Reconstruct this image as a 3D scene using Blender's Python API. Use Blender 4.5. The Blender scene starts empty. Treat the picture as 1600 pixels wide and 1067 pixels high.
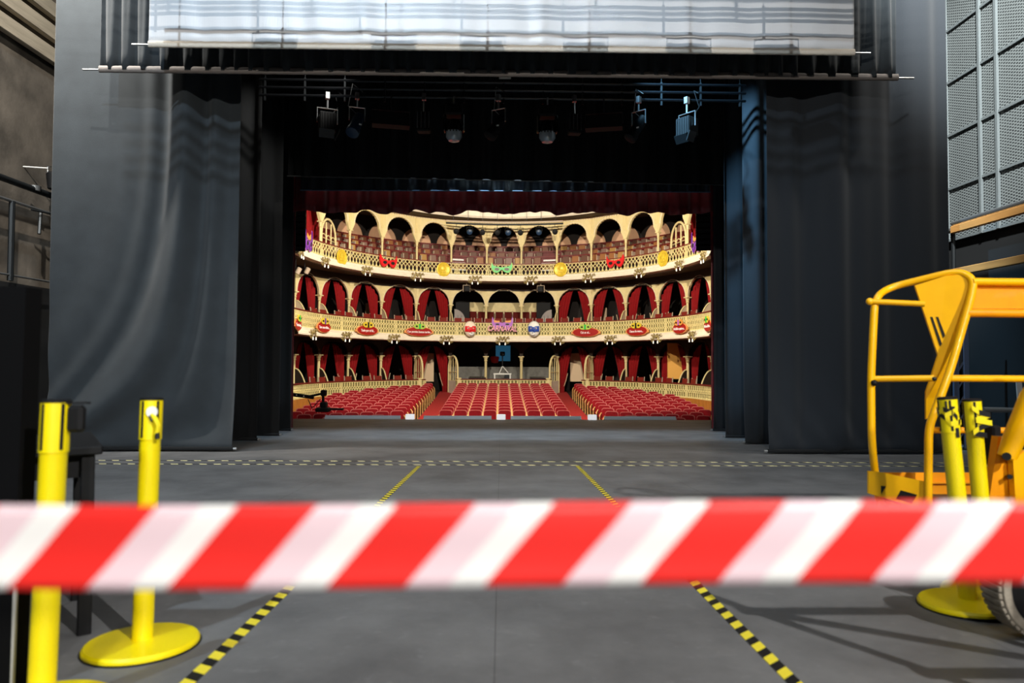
import bpy, math, random
from mathutils import Vector, Matrix
random.seed(7)
C = bpy.context.scene.collection
PI = math.pi
sin, cos, sqrt = math.sin, math.cos, math.sqrt

# ------------------------------------------------------------------ camera
F = 1067.0
CAMZ = 1.0
yaw, pitch, roll = math.atan(17/F), math.atan(31.5/F), 0.0045
fw = Vector((sin(yaw)*cos(pitch), cos(yaw)*cos(pitch), sin(pitch)))
r0 = fw.cross(Vector((0, 0, 1))).normalized()
u0 = r0.cross(fw)
rt = (r0*cos(roll) + u0*sin(roll)).normalized()
up = rt.cross(fw)
CAM = Vector((0, 0, CAMZ))

def ray(px, py):
    return fw + rt*((px-800)/F) - up*((py-533.5)/F)

def at(px, py, Y):
    d = ray(px, py)
    return CAM + d*(Y/d.y)

SL = 0.0422
def fz(y):
    return -SL*y

def onfloor(px, py):
    d = ray(px, py)
    t = -CAMZ/(d.z + SL*d.y)
    return CAM + d*t

def proj(P):
    v = P - CAM
    k = v.dot(fw)
    return 800 + F*v.dot(rt)/k, 533.5 - F*v.dot(up)/k

cd = bpy.data.cameras.new('camera')
cam = bpy.data.objects.new('camera', cd)
C.objects.link(cam)
m = Matrix((rt, up, -fw)).transposed().to_4x4()
m.translation = CAM
cam.matrix_world = m
cd.sensor_width = 36
cd.lens = F/1600*36
cd.clip_start = 0.02
cd.clip_end = 200
cd.dof.use_dof = True
cd.dof.focus_distance = 12.0
cd.dof.aperture_fstop = 2.0
bpy.context.scene.camera = cam

# ------------------------------------------------------------------ materials
def lin(c):
    if isinstance(c, str):
        c = c.lstrip('#')
        c = [int(c[i:i+2], 16)/255 for i in (0, 2, 4)]
    return tuple((x/12.92 if x <= .04045 else ((x+.055)/1.055)**2.4) for x in c)

def mat(name, col, rough=.6, metal=0, noise=0, nscale=20, bump=0, bscale=60, sheen=0, emit=0, spec=.5, coat=0, aniso=None):
    M = bpy.data.materials.new(name)
    M.use_nodes = True
    nt = M.node_tree
    b = nt.nodes['Principled BSDF']
    c = lin(col)
    b.inputs['Base Color'].default_value = (*c, 1)
    b.inputs['Roughness'].default_value = rough
    b.inputs['Metallic'].default_value = metal
    b.inputs['Specular IOR Level'].default_value = spec
    if sheen:
        b.inputs['Sheen Weight'].default_value = sheen
        b.inputs['Sheen Roughness'].default_value = .5
    if coat:
        b.inputs['Coat Weight'].default_value = coat
    if emit:
        b.inputs['Emission Color'].default_value = (*c, 1)
        b.inputs['Emission Strength'].default_value = emit
    if noise or bump:
        tc = nt.nodes.new('ShaderNodeTexCoord')
        src = tc.outputs['Object']
        if aniso:
            mp = nt.nodes.new('ShaderNodeMapping')
            mp.inputs['Scale'].default_value = aniso
            nt.links.new(src, mp.inputs['Vector'])
            src = mp.outputs['Vector']
    if noise:
        n = nt.nodes.new('ShaderNodeTexNoise')
        n.inputs['Scale'].default_value = nscale
        n.inputs['Detail'].default_value = 5
        nt.links.new(src, n.inputs['Vector'])
        r = nt.nodes.new('ShaderNodeValToRGB')
        r.color_ramp.elements[0].position = .3
        r.color_ramp.elements[1].position = .7
        r.color_ramp.elements[0].color = (*[x*(1-noise) for x in c], 1)
        r.color_ramp.elements[1].color = (*[min(1, x*(1+noise)) for x in c], 1)
        nt.links.new(n.outputs['Fac'], r.inputs['Fac'])
        nt.links.new(r.outputs['Color'], b.inputs['Base Color'])
    if bump:
        n2 = nt.nodes.new('ShaderNodeTexNoise')
        n2.inputs['Scale'].default_value = bscale
        nt.links.new(src, n2.inputs['Vector'])
        bp = nt.nodes.new('ShaderNodeBump')
        bp.inputs['Strength'].default_value = bump
        bp.inputs['Distance'].default_value = .02
        nt.links.new(n2.outputs['Fac'], bp.inputs['Height'])
        nt.links.new(bp.outputs['Normal'], b.inputs['Normal'])
    return M

def stripes(name, kx, ky, kz, period, offset, stops, rough=.5, trans=0):
    """hard stripes along kx*x+ky*y+kz*z in object space; stops = [(pos, colour)]"""
    M = bpy.data.materials.new(name)
    M.use_nodes = True
    nt = M.node_tree
    b = nt.nodes['Principled BSDF']
    b.inputs['Roughness'].default_value = rough
    tc = nt.nodes.new('ShaderNodeTexCoord')
    dp = nt.nodes.new('ShaderNodeVectorMath'); dp.operation = 'DOT_PRODUCT'
    dp.inputs[1].default_value = (kx, ky, kz)
    nt.links.new(tc.outputs['Object'], dp.inputs[0])
    a = nt.nodes.new('ShaderNodeMath'); a.operation = 'SUBTRACT'
    nt.links.new(dp.outputs['Value'], a.inputs[0]); a.inputs[1].default_value = offset
    d = nt.nodes.new('ShaderNodeMath'); d.operation = 'DIVIDE'
    nt.links.new(a.outputs[0], d.inputs[0]); d.inputs[1].default_value = period
    f = nt.nodes.new('ShaderNodeMath'); f.operation = 'FRACT'
    nt.links.new(d.outputs[0], f.inputs[0])
    r = nt.nodes.new('ShaderNodeValToRGB')
    r.color_ramp.interpolation = 'CONSTANT'
    els = r.color_ramp.elements
    while len(els) < len(stops):
        els.new(.5)
    for e, (p, c) in zip(els, stops):
        e.position = p
    for e, (p, c) in zip(els, stops):
        e.color = (*lin(c), 1)
    nt.links.new(f.outputs[0], r.inputs['Fac'])
    nt.links.new(r.outputs['Color'], b.inputs['Base Color'])
    if trans:
        b.inputs['Subsurface Weight'].default_value = 0
    return M

MT = {}
MT['drape'] = mat('black_drape', '#31363a', .85, bump=.25, bscale=180, sheen=.12, spec=.15, noise=.12, nscale=3)
MT['drape2'] = mat('black_drape_dim', '#262a2f', .85, bump=.2, bscale=150, sheen=.12, spec=.15)  # same cloth as the left drape, darkened for the dimmer right side
MT['darkdrape'] = mat('black_border', '#1d1e1f', .9, bump=.2, bscale=120, sheen=.08, spec=.1)
MT['screen'] = mat('white_screen', '#e4e6ea', .38, bump=.08, bscale=8, spec=.4, aniso=(6, 1, .5))
MT['hem'] = mat('hem_fabric', '#6b6460', .7, bump=.3, bscale=70)
MT['steel'] = mat('bright_steel', '#c9cbcc', .3, .9)
MT['darksteel'] = mat('dark_steel', '#2b2e30', .45, .6)
MT['black'] = mat('black_paint', '#111112', .65, noise=.2, nscale=30, spec=.25)
MT['flat'] = mat('matt_black_flat', '#0b0b0c', .9, spec=.08)
MT['blackgloss'] = mat('black_gloss', '#101113', .25)
MT['yellow'] = mat('yellow_paint', '#fbe300', .42, noise=.03, nscale=8, coat=.2)
MT['lift'] = mat('lift_yellow', '#ffba00', .35, noise=.05, nscale=9, coat=.3)
MT['liftor'] = mat('lift_orange', '#fb9e00', .4, noise=.07, nscale=9, coat=.2)
MT['rubber'] = mat('grey_rubber', '#968d7e', .85, noise=.2, nscale=25, bump=.2)
MT['cream'] = mat('cream_paint', '#e6d298', .6, noise=.06, nscale=6)
MT['creamlat'] = mat('cream_lattice', '#e8d694', .6, noise=.1, nscale=5)
MT['creamback'] = mat('olive_cream_backing', '#7c7340', .7, noise=.3, nscale=9)
MT['cornice'] = mat('cornice_plaster', '#efe2cb', .6, noise=.05, nscale=4)
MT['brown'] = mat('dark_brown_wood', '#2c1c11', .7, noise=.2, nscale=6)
MT['soffit'] = mat('brown_soffit', '#4a3624', .8, noise=.15, nscale=3)
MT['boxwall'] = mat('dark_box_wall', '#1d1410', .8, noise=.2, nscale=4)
MT['peach'] = mat('peach_wall', '#f2bd95', .75, noise=.05, nscale=3)
MT['red'] = mat('red_velvet', '#8d0b17', .8, noise=.12, nscale=12, sheen=.08, spec=.2)
MT['redcurtain'] = mat('red_curtain', '#8a0c10', .8, noise=.15, nscale=7, sheen=.05, spec=.2)
MT['valance'] = mat('red_valance', '#7d0e1c', .5, noise=.2, nscale=7, sheen=.3)
MT['redrail'] = mat('red_rail', '#6d1610', .55)
MT['wood'] = mat('orange_wood', '#b5722f', .5, noise=.2, nscale=8, aniso=(1, 1, .3))
MT['seatwood'] = mat('seat_wood', '#c79a5c', .5, noise=.15, nscale=9)
MT['tan'] = [mat('tan_leather_%d' % i, c, .45) for i, c in enumerate(['#a0673a', '#80533a', '#6b4634', '#b58a4c', '#8a6a5c'])]
MT['gframe'] = mat('pale_seat_frame', '#c9b49c', .5)
MT['carpet'] = mat('red_carpet', '#9c1a16', .9, noise=.15, nscale=10, bump=.2, bscale=200)
MT['gold'] = mat('gold_paint', '#e8c63a', .4, .15, noise=.15, nscale=7, bump=.4, bscale=9)
MT['bronze'] = mat('gilt_bronze', '#9d8a56', .45, .3)
MT['bulb'] = mat('white_bulb', '#fff6e0', .3, emit=1.0)
MT['white'] = mat('white_paint', '#f1efe9', .5)
MT['maskred'] = mat('mask_red', '#e01f25', .4)
MT['maskgreen'] = mat('mask_green', '#22c552', .4)
MT['maskpurple'] = mat('mask_purple', '#6d2fa0', .4)
MT['lilac'] = mat('mask_lilac', '#b064c8', .45)
MT['masklime'] = mat('mask_lime', '#b8cf5a', .45)
MT['maskyellow'] = mat('mask_yellow', '#e6c93c', .45)
MT['maskorange'] = mat('mask_orange', '#e9a04a', .45)
MT['maskblue'] = mat('mask_blue', '#2b4da8', .4)
MT['signred'] = mat('sign_red', '#a81712', .5)
MT['signrim'] = mat('sign_rim', '#f0a05c', .5)
MT['signtext'] = mat('sign_lettering', '#fff2f0', .5)
MT['pinktext'] = mat('pink_lettering', '#f8a8b8', .5)
MT['door'] = mat('pale_door', '#e6c9a4', .6)
MT['litdoor'] = mat('lit_orange_door', '#ffbe5e', .6)  # light from inside put into the door's orange colour
MT['booth'] = mat('grey_booth_wall', '#77756f', .8, noise=.2, nscale=5)
MT['bluepanel'] = mat('blue_panel', '#2f6d92', .6, emit=.35)  # emission stands in for the blue light on the panel
MT['timber'] = mat('timber', '#c08a4c', .6, noise=.15, nscale=10, aniso=(1, .15, 1))
MT['beam'] = mat('pale_beam', '#b9ad98', .75, noise=.2, nscale=10, aniso=(1, .12, 1), bump=.2)
MT['wall'] = mat('stained_wall', '#6c645a', .9, noise=.45, nscale=1.6, bump=.2, bscale=12)
MT['darkwall'] = mat('dark_wall', '#101112', .9)
MT['brick'] = mat('brick_red', '#8c5842', .8)
MT['lens'] = mat('lens_glass', '#a9b6c0', .12, .3)
MT['bluelamp'] = mat('blue_lamp_body', '#1c3550', .4)
MT['tapeblack'] = mat('tape_black', '#161616', .4)
MT['tapeyellow'] = mat('tape_yellow', '#f5df1a', .4)
MT['bluesteel'] = mat('blue_grey_steel', '#5d6880', .5, .3)

# stage floor material: grey vinyl with scuffs and seams
def floor_mat():
    M = bpy.data.materials.new('stage_vinyl'); M.use_nodes = True
    nt = M.node_tree; b = nt.nodes['Principled BSDF']
    tc = nt.nodes.new('ShaderNodeTexCoord')
    n = nt.nodes.new('ShaderNodeTexNoise'); n.inputs['Scale'].default_value = 1.3; n.inputs['Detail'].default_value = 8; n.inputs['Roughness'].default_value = .65
    nt.links.new(tc.outputs['Object'], n.inputs['Vector'])
    r = nt.nodes.new('ShaderNodeValToRGB')
    r.color_ramp.elements[0].position = .3; r.color_ramp.elements[1].position = .72
    r.color_ramp.elements[0].color = (*lin('#59595a'), 1); r.color_ramp.elements[1].color = (*lin('#7e7e7e'), 1)
    nt.links.new(n.outputs['Fac'], r.inputs['Fac'])
    n2 = nt.nodes.new('ShaderNodeTexNoise'); n2.inputs['Scale'].default_value = 14; n2.inputs['Detail'].default_value = 6
    nt.links.new(tc.outputs['Object'], n2.inputs['Vector'])
    r2 = nt.nodes.new('ShaderNodeValToRGB')
    r2.color_ramp.elements[0].position = .62; r2.color_ramp.elements[1].position = .78
    r2.color_ramp.elements[0].color = (0, 0, 0, 1); r2.color_ramp.elements[1].color = (.35, .35, .35, 1)
    nt.links.new(n2.outputs['Fac'], r2.inputs['Fac'])
    mx = nt.nodes.new('ShaderNodeMix'); mx.data_type = 'RGBA'
    nt.links.new(r2.outputs['Color'], mx.inputs['Factor'])
    nt.links.new(r.outputs['Color'], mx.inputs['A']); mx.inputs['B'].default_value = (*lin('#8f8f8f'), 1)
    # seams every 2 m in x
    sx = nt.nodes.new('ShaderNodeSeparateXYZ'); nt.links.new(tc.outputs['Object'], sx.inputs[0])
    ad = nt.nodes.new('ShaderNodeMath'); ad.operation = 'ADD'; nt.links.new(sx.outputs['X'], ad.inputs[0]); ad.inputs[1].default_value = 20.02
    dv = nt.nodes.new('ShaderNodeMath'); dv.operation = 'DIVIDE'; nt.links.new(ad.outputs[0], dv.inputs[0]); dv.inputs[1].default_value = 2.0
    fr = nt.nodes.new('ShaderNodeMath'); fr.operation = 'FRACT'; nt.links.new(dv.outputs[0], fr.inputs[0])
    lt = nt.nodes.new('ShaderNodeMath'); lt.operation = 'LESS_THAN'; nt.links.new(fr.outputs[0], lt.inputs[0]); lt.inputs[1].default_value = .0022
    mx2 = nt.nodes.new('ShaderNodeMix'); mx2.data_type = 'RGBA'
    ml = nt.nodes.new('ShaderNodeMath'); ml.operation = 'MULTIPLY'; nt.links.new(lt.outputs[0], ml.inputs[0]); ml.inputs[1].default_value = .6
    nt.links.new(ml.outputs[0], mx2.inputs['Factor']); nt.links.new(mx.outputs['Result'], mx2.inputs['A']); mx2.inputs['B'].default_value = (*lin('#303030'), 1)
    nt.links.new(mx2.outputs['Result'], b.inputs['Base Color'])
    b.inputs['Roughness'].default_value = .55
    b.inputs['Specular IOR Level'].default_value = .35
    bp = nt.nodes.new('ShaderNodeBump'); bp.inputs['Strength'].default_value = .15; bp.inputs['Distance'].default_value = .01
    nt.links.new(n2.outputs['Fac'], bp.inputs['Height']); nt.links.new(bp.outputs['Normal'], b.inputs['Normal'])
    return M
MT['floor'] = floor_mat()

def mesh_panel_mat():
    M = bpy.data.materials.new('expanded_metal'); M.use_nodes = True
    nt = M.node_tree; b = nt.nodes['Principled BSDF']
    tc = nt.nodes.new('ShaderNodeTexCoord')
    mp = nt.nodes.new('ShaderNodeMapping'); mp.inputs['Scale'].default_value = (1, 9, 20)
    nt.links.new(tc.outputs['Object'], mp.inputs['Vector'])
    br = nt.nodes.new('ShaderNodeTexVoronoi'); br.inputs['Scale'].default_value = 1.0; br.inputs['Randomness'].default_value = 0
    br.feature = 'DISTANCE_TO_EDGE'
    # staggered diamonds from two crossed waves
    w1 = nt.nodes.new('ShaderNodeTexWave'); w1.inputs['Scale'].default_value = .55; w1.bands_direction = 'DIAGONAL'
    mp2 = nt.nodes.new('ShaderNodeMapping'); mp2.inputs['Scale'].default_value = (1, -9, 20)
    nt.links.new(tc.outputs['Object'], mp2.inputs['Vector'])
    w2 = nt.nodes.new('ShaderNodeTexWave'); w2.inputs['Scale'].default_value = .55; w2.bands_direction = 'DIAGONAL'
    nt.links.new(mp.outputs['Vector'], w1.inputs['Vector']); nt.links.new(mp2.outputs['Vector'], w2.inputs['Vector'])
    nt.nodes.remove(br)
    mxx = nt.nodes.new('ShaderNodeMath'); mxx.operation = 'MAXIMUM'
    nt.links.new(w1.outputs['Fac'], mxx.inputs[0]); nt.links.new(w2.outputs['Fac'], mxx.inputs[1])
    r = nt.nodes.new('ShaderNodeValToRGB')
    r.color_ramp.elements[0].position = .45; r.color_ramp.elements[1].position = .95
    r.color_ramp.elements[0].color = (*lin('#2c2f30'), 1); r.color_ramp.elements[1].color = (*lin('#7c8180'), 1)
    nt.links.new(mxx.outputs[0], r.inputs['Fac'])
    nt.links.new(r.outputs['Color'], b.inputs['Base Color'])
    b.inputs['Roughness'].default_value = .6
    bp = nt.nodes.new('ShaderNodeBump'); bp.inputs['Strength'].default_value = .5; bp.inputs['Distance'].default_value = .01
    nt.links.new(mxx.outputs[0], bp.inputs['Height']); nt.links.new(bp.outputs['Normal'], b.inputs['Normal'])
    return M
MT['mesh'] = mesh_panel_mat()

# ------------------------------------------------------------------ mesh builder
class MB:
    def __init__(s):
        s.v = []; s.f = []; s.m = []
    def add(s, vs, fs, mi=0, X=None):
        o = len(s.v)
        s.v += [tuple(X @ Vector(p)) if X is not None else tuple(p) for p in vs]
        s.f += [tuple(i+o for i in f) for f in fs]
        s.m += [mi]*len(fs)
        return s
    def box(s, c, d, R=None, mi=0, X=None, bev=0):
        hx, hy, hz = d[0]/2, d[1]/2, d[2]/2
        c = Vector(c)
        if bev > 0:
            b = min(bev, hx*.9, hy*.9, hz*.9)
            vs = []; 
            for sx in (-1, 1):
                for sy in (-1, 1):
                    for sz in (-1, 1):
                        vs += [(sx*hx, sy*(hy-b), sz*(hz-b)), (sx*(hx-b), sy*hy, sz*(hz-b)), (sx*(hx-b), sy*(hy-b), sz*hz)]
            idx = lambda sx, sy, sz, k: ((sx > 0)*4+(sy > 0)*2+(sz > 0))*3+k
            fs = []
            def q(a, flip):
                fs.append(tuple(reversed(a)) if flip else tuple(a))
            for sgn in (-1, 1):
                q([idx(sgn, -1, -1, 0), idx(sgn, 1, -1, 0), idx(sgn, 1, 1, 0), idx(sgn, -1, 1, 0)], sgn < 0)
                q([idx(-1, sgn, -1, 1), idx(1, sgn, -1, 1), idx(1, sgn, 1, 1), idx(-1, sgn, 1, 1)], sgn > 0)
                q([idx(-1, -1, sgn, 2), idx(1, -1, sgn, 2), idx(1, 1, sgn, 2), idx(-1, 1, sgn, 2)], sgn < 0)
            for a in (-1, 1):
                for b2 in (-1, 1):
                    q([idx(a, b2, -1, 0), idx(a, b2, -1, 1), idx(a, b2, 1, 1), idx(a, b2, 1, 0)], a*b2 < 0)
                    q([idx(a, -1, b2, 0), idx(a, -1, b2, 2), idx(a, 1, b2, 2), idx(a, 1, b2, 0)], a*b2 > 0)
                    q([idx(-1, a, b2, 1), idx(-1, a, b2, 2), idx(1, a, b2, 2), idx(1, a, b2, 1)], a*b2 < 0)
            for sx in (-1, 1):
                for sy in (-1, 1):
                    for sz in (-1, 1):
                        q([idx(sx, sy, sz, 0), idx(sx, sy, sz, 1), idx(sx, sy, sz, 2)], sx*sy*sz < 0)
        else:
            vs = [(x, y, z) for x in (-hx, hx) for y in (-hy, hy) for z in (-hz, hz)]
            fs = [(0, 1, 3, 2), (4, 6, 7, 5), (0, 4, 5, 1), (2, 3, 7, 6), (0, 2, 6, 4), (1, 5, 7, 3)]
        T = Matrix.Translation(c)
        if R is not None:
            T = T @ R.to_4x4()
        if X is not None:
            T = X @ T
        return s.add(vs, fs, mi, T)
    def bar(s, a, b, w, h, mi=0, upv=(0, 0, 1)):
        a, b = Vector(a), Vector(b)
        d = b-a; L = d.length
        y = d.normalized(); x = y.cross(Vector(upv))
        if x.length < 1e-4: x = Vector((1, 0, 0))
        x.normalize(); z = x.cross(y)
        R = Matrix((x, y, z)).transposed()
        return s.box((a+b)/2, (w, L, h), R, mi)
    def tube(s, pts, r, n=8, mi=0, cap=True, X=None, closed=False):
        pts = [Vector(p) for p in pts]
        N = len(pts)
        rs = r if isinstance(r, (list, tuple)) else [r]*N
        rings = []
        ref = None
        for i, p in enumerate(pts):
            if closed:
                d = (pts[(i+1) % N]-pts[i-1])
            else:
                d = (pts[min(i+1, N-1)]-pts[max(i-1, 0)])
            if d.length < 1e-9: d = Vector((0, 0, 1))
            d.normalize()
            if ref is None:
                ref = Vector((0, 0, 1)) if abs(d.z) < .9 else Vector((1, 0, 0))
            x = d.cross(ref)
            if x.length < 1e-5: x = d.cross(Vector((.3, 1, .2)))
            x.normalize(); y = d.cross(x)
            ref = x.cross(d)
            rings.append([p + (x*cos(2*PI*k/n)+y*sin(2*PI*k/n))*rs[i] for k in range(n)])
        vs = [q for R in rings for q in R]
        fs = []
        M_ = N if closed else N-1
        for i in range(M_):
            for k in range(n):
                a = i*n+k; b = i*n+(k+1) % n
                c = ((i+1) % N)*n+(k+1) % n; d = ((i+1) % N)*n+k
                fs.append((a, d, c, b))
        if cap and not closed:
            fs.append(tuple(range(n))); fs.append(tuple(reversed(range((N-1)*n, N*n))))
        return s.add(vs, fs, mi, X)
    def lathe(s, prof, n=20, o=(0, 0, 0), R=None, mi=0, X=None):
        vs = []; fs = []
        for r, z in prof:
            for k in range(n):
                vs.append((r*cos(2*PI*k/n), r*sin(2*PI*k/n), z))
        for i in range(len(prof)-1):
            for k in range(n):
                fs.append((i*n+k, i*n+(k+1) % n, (i+1)*n+(k+1) % n, (i+1)*n+k))
        if prof[0][0] > 1e-6: fs.append(tuple(reversed(range(n))))
        if prof[-1][0] > 1e-6: fs.append(tuple(range((len(prof)-1)*n, len(prof)*n)))
        T = Matrix.Translation(Vector(o))
        if R is not None: T = T @ R.to_4x4()
        if X is not None: T = X @ T
        return s.add(vs, fs, mi, T)
    def prism(s, poly, O, U, V, t, mi=0):
        """poly (u,v) in plane O,U,V ; thickness t along U x V"""
        O, U, V = Vector(O), Vector(U), Vector(V)
        W = U.cross(V).normalized()*t
        n = len(poly)
        vs = [O+U*u+V*v for u, v in poly] + [O+U*u+V*v+W for u, v in poly]
        fs = [tuple(reversed(range(n))), tuple(range(n, 2*n))]
        fs += [(i, (i+1) % n, n+(i+1) % n, n+i) for i in range(n)]
        return s.add(vs, fs, mi)
    def grid(s, fn, nu, nv, mi=0):
        vs = [fn(i/nu, j/nv) for j in range(nv+1) for i in range(nu+1)]
        fs = [(j*(nu+1)+i, j*(nu+1)+i+1, (j+1)*(nu+1)+i+1, (j+1)*(nu+1)+i) for j in range(nv) for i in range(nu)]
        return s.add(vs, fs, mi)
    def ball(s, c, r, n=10, sc=(1, 1, 1), mi=0):
        prof = [(max(1e-7, r*sin(PI*i/n)), -r*cos(PI*i/n)) for i in range(n+1)]
        return s.lathe(prof, n*2, c, Matrix.Diagonal(Vector(sc)), mi)
    def build(s, name, mats, parent=None, smooth=None, solid=0, label=None):
        me = bpy.data.meshes.new(name)
        me.from_pydata(s.v, [], s.f)
        if not isinstance(mats, (list, tuple)): mats = [mats]
        for x in mats: me.materials.append(x)
        if len(mats) > 1: me.polygons.foreach_set('material_index', s.m)
        if smooth is not None:
            me.polygons.foreach_set('use_smooth', [True]*len(s.f))
            me.update()
            if smooth < 179: me.set_sharp_from_angle(angle=math.radians(smooth))
        me.update()
        o = bpy.data.objects.new(name, me)
        C.objects.link(o)
        if parent is not None: o.parent = parent
        if solid:
            md = o.modifiers.new('thickness', 'SOLIDIFY'); md.thickness = solid; md.offset = 0
        if label: o['label'] = label
        return o

def tag(o, label, cat, group=None):
    o['label'] = label; o['category'] = cat
    if group: o['group'] = group
    return o
def empty(name, loc, label, cat, group=None, rz=0):
    o = bpy.data.objects.new(name, None); C.objects.link(o)
    o.location = loc; o.rotation_euler = (0, 0, rz)
    o.empty_display_size = .1
    return tag(o, label, cat, group)
def struct(o, name=None):
    o['kind'] = 'structure'
    return o
def dup(root, loc, rz, label, group=None, swap=None):
    r = root.copy(); C.objects.link(r)
    r.location = loc; r.rotation_euler = (0, 0, rz)
    r['label'] = label
    if group: r['group'] = group
    for ch in list(root.children):
        c = ch.copy(); C.objects.link(c); c.parent = r
        if swap and ch.name.split('.')[0] == swap[0]: c.data = swap[1]
        for g in list(ch.children):
            d = g.copy(); C.objects.link(d); d.parent = c
    return r
def text_mesh(txt, size, ext, name, m, parent, O, U, V):
    cu = bpy.data.curves.new('lettering', 'FONT'); cu.body = txt; cu.size = size; cu.extrude = ext
    cu.align_x = 'CENTER'; cu.align_y = 'CENTER'
    cu.offset = size*.018
    t = bpy.data.objects.new('lettering_source', cu)
    me = bpy.data.meshes.new_from_object(t)
    bpy.data.objects.remove(t); bpy.data.curves.remove(cu)
    U, V = Vector(U).normalized(), Vector(V).normalized(); W = U.cross(V)
    X = Matrix((U, V, W)).transposed().to_4x4(); X.translation = Vector(O)
    me.transform(X)
    me.materials.clear(); me.materials.append(m)
    o = bpy.data.objects.new(name, me); C.objects.link(o)
    if parent is not None: o.parent = parent
    return o
ORD = ['zeroth', 'first', 'second', 'third', 'fourth', 'fifth', 'sixth', 'seventh', 'eighth', 'ninth', 'tenth', 'eleventh', 'twelfth',
       'thirteenth', 'fourteenth', 'fifteenth', 'sixteenth', 'seventeenth', 'eighteenth', 'nineteenth', 'twentieth']
def nth(i):
    if i <= 20: return ORD[i]
    t, u = divmod(i, 10)
    T = {2: 'twent', 3: 'thirt', 4: 'fort', 5: 'fift', 6: 'sixt', 7: 'sevent'}[t]
    return (T+'ieth') if u == 0 else (T+'y-'+ORD[u])

# ------------------------------------------------------------------ stage shell
b = MB()
b.add([(-10, -5, fz(-5)), (10, -5, fz(-5)), (10, 23.7, fz(23.7)), (-10, 23.7, fz(23.7)),
       (-10, -5, -2.6), (10, -5, -2.6), (10, 23.7, -2.6), (-10, 23.7, -2.6)],
      [(0, 1, 2, 3), (4, 7, 6, 5), (0, 4, 5, 1), (2, 6, 7, 3), (1, 5, 6, 2), (0, 3, 7, 4)])
struct(b.build('floor', MT['floor']))

# left wall with slatted louvre beams
struct(MB().box((-9.15, 7, 4.5), (.3, 24, 12)).build('wall_left', MT['wall']))
struct(MB().box((-8.97, 7, .6), (.06, 24, 3.6)).build('trim_6', MT['darkwall']))
def louvre():
    t = empty('louvre_beam', (-8.9, 12.8, 6.85), 'lowest pale wooden beam of the slats high on the left wall', 'beam', 'pale beams high on the left wall')
    MB().box((0, -1, .15), (.12, 9, .30), bev=.015).build('plank', MT['beam'], t)
    MB().box((-.04, 1.1, .42), (.1, .22, .26)).build('brick_spacer', MT['brick'], t)
    return t
L0 = louvre()
dup(L0, (-8.9, 12.8, 7.30), 0, 'middle pale wooden beam of the slats high on the left wall')
dup(L0, (-8.9, 12.8, 7.75), 0, 'topmost pale wooden beam of the slats on the left wall')
# fly-gallery railing on the left wall
t = empty('gallery_railing', (-8.75, 12.6, 2.4), 'steel tube gallery railing along the stained left wall', 'railing')
b = MB(); b.tube([(0, -3, 1.78), (0, 5, 1.78)], .06, 10); b.build('top_rail', MT['darksteel'], t, 40)
b = MB(); b.tube([(.02, -3, 1.42), (.02, 5, 1.42)], .03, 8); b.build('middle_rail', MT['steel'], t, 40)
b = MB(); b.tube([(.02, -3, .1), (.02, 5, .1)], .02, 8); b.build('lower_rail', MT['steel'], t, 40)
for yy in (-1.6, -.36, 1.6):
    b = MB(); b.tube([(.02, yy, 0), (.02, yy, 1.42)], .05, 8); b.build('post', MT['darksteel'], t, 40)
b = MB(); b.tube([(.05, .35, 1.4), (.1, .25, .95)], .03, 6); b.tube([(.05, .1, 1.37), (.2, .45, 1.37)], .02, 6); b.build('bracket', MT['darksteel'], t, 40)
b = MB(); b.lathe([(0, -.05), (.09, -.04), (.1, .05), (0, .06)], 10, (0, .25, 1.8)); b.build('clamp', MT['steel'], t, 40)
t = empty('wall_spotlight', (-8.6, 13.15, 4.2), 'small black spotlight clamped to the railing beside the left drape', 'spotlight')
b = MB(); b.lathe([(.06, 0), (.1, .02), (.13, .3), (.1, .34)], 12, (0, 0, .05)); b.build('housing', MT['black'], t, 40)
b = MB(); b.tube([(-.12, 0, .2), (-.12, 0, .5), (.12, 0, .5), (.12, 0, .2)], .014, 6); b.build('yoke', MT['steel'], t, 40)
b = MB(); b.tube([(-.1, -.05, .46), (-.45, -.3, .42)], .012, 6); b.ball((-.45, -.3, .42), .04, 6); b.build('handle', MT['white'], t, 40)

# right wall: dark base and expanded-metal panels
struct(MB().box((9.6, 7, 4.5), (.3, 24, 12)).build('wall_right', MT['darkwall']))
t = empty('mesh_cladding', (9.42, 13, 3.55), 'grey expanded metal mesh panels framed over the right wall', 'panel')
MB().box((.0, -1, 2.9), (.04, 10, 5.8)).build('mesh_sheet', MT['mesh'], t)
MT['bar'] = mat('grey_bar_paint', '#747a7b', .5, .2)
for z in (0.02, 1.1, 2.22, 3.34, 4.45, 5.55):
    MB().box((-.04, -1, z), (.05, 10, .05)).build('horizontal_bar', MT['bar'], t)
for y in (-2.2, -.36, .1, 1.1, 2.4):
    MB().box((-.06, y, 2.9), (.05, .06, 5.8)).build('vertical_bar', MT['bar'], t)

# proscenium wall beyond the wings
b = MB()
b.box((-8.1, 18.3, 4), (5.0, .3, 12)); b.box((8.2, 18.3, 4), (5.0, .3, 12)); b.box((0, 18.3, 8.2), (12, .3, 5.4))
struct(b.build('wall_front', MT['darkwall']))
# stage ceiling with battens (fly grid)
b = MB()
b.box((0, 7, 15), (20, 24, .2))
for y in range(-3, 18, 3):
    b.box((0, y, 14.6), (18, .12, .25))
struct(b.build('ceiling', MT['darkwall']))

# ------------------------------------------------------------------ drapes
def smooth01(x, a, b_):
    t_ = max(0, min(1, (x-a)/(b_-a))); return t_*t_*(3-2*t_)

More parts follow.
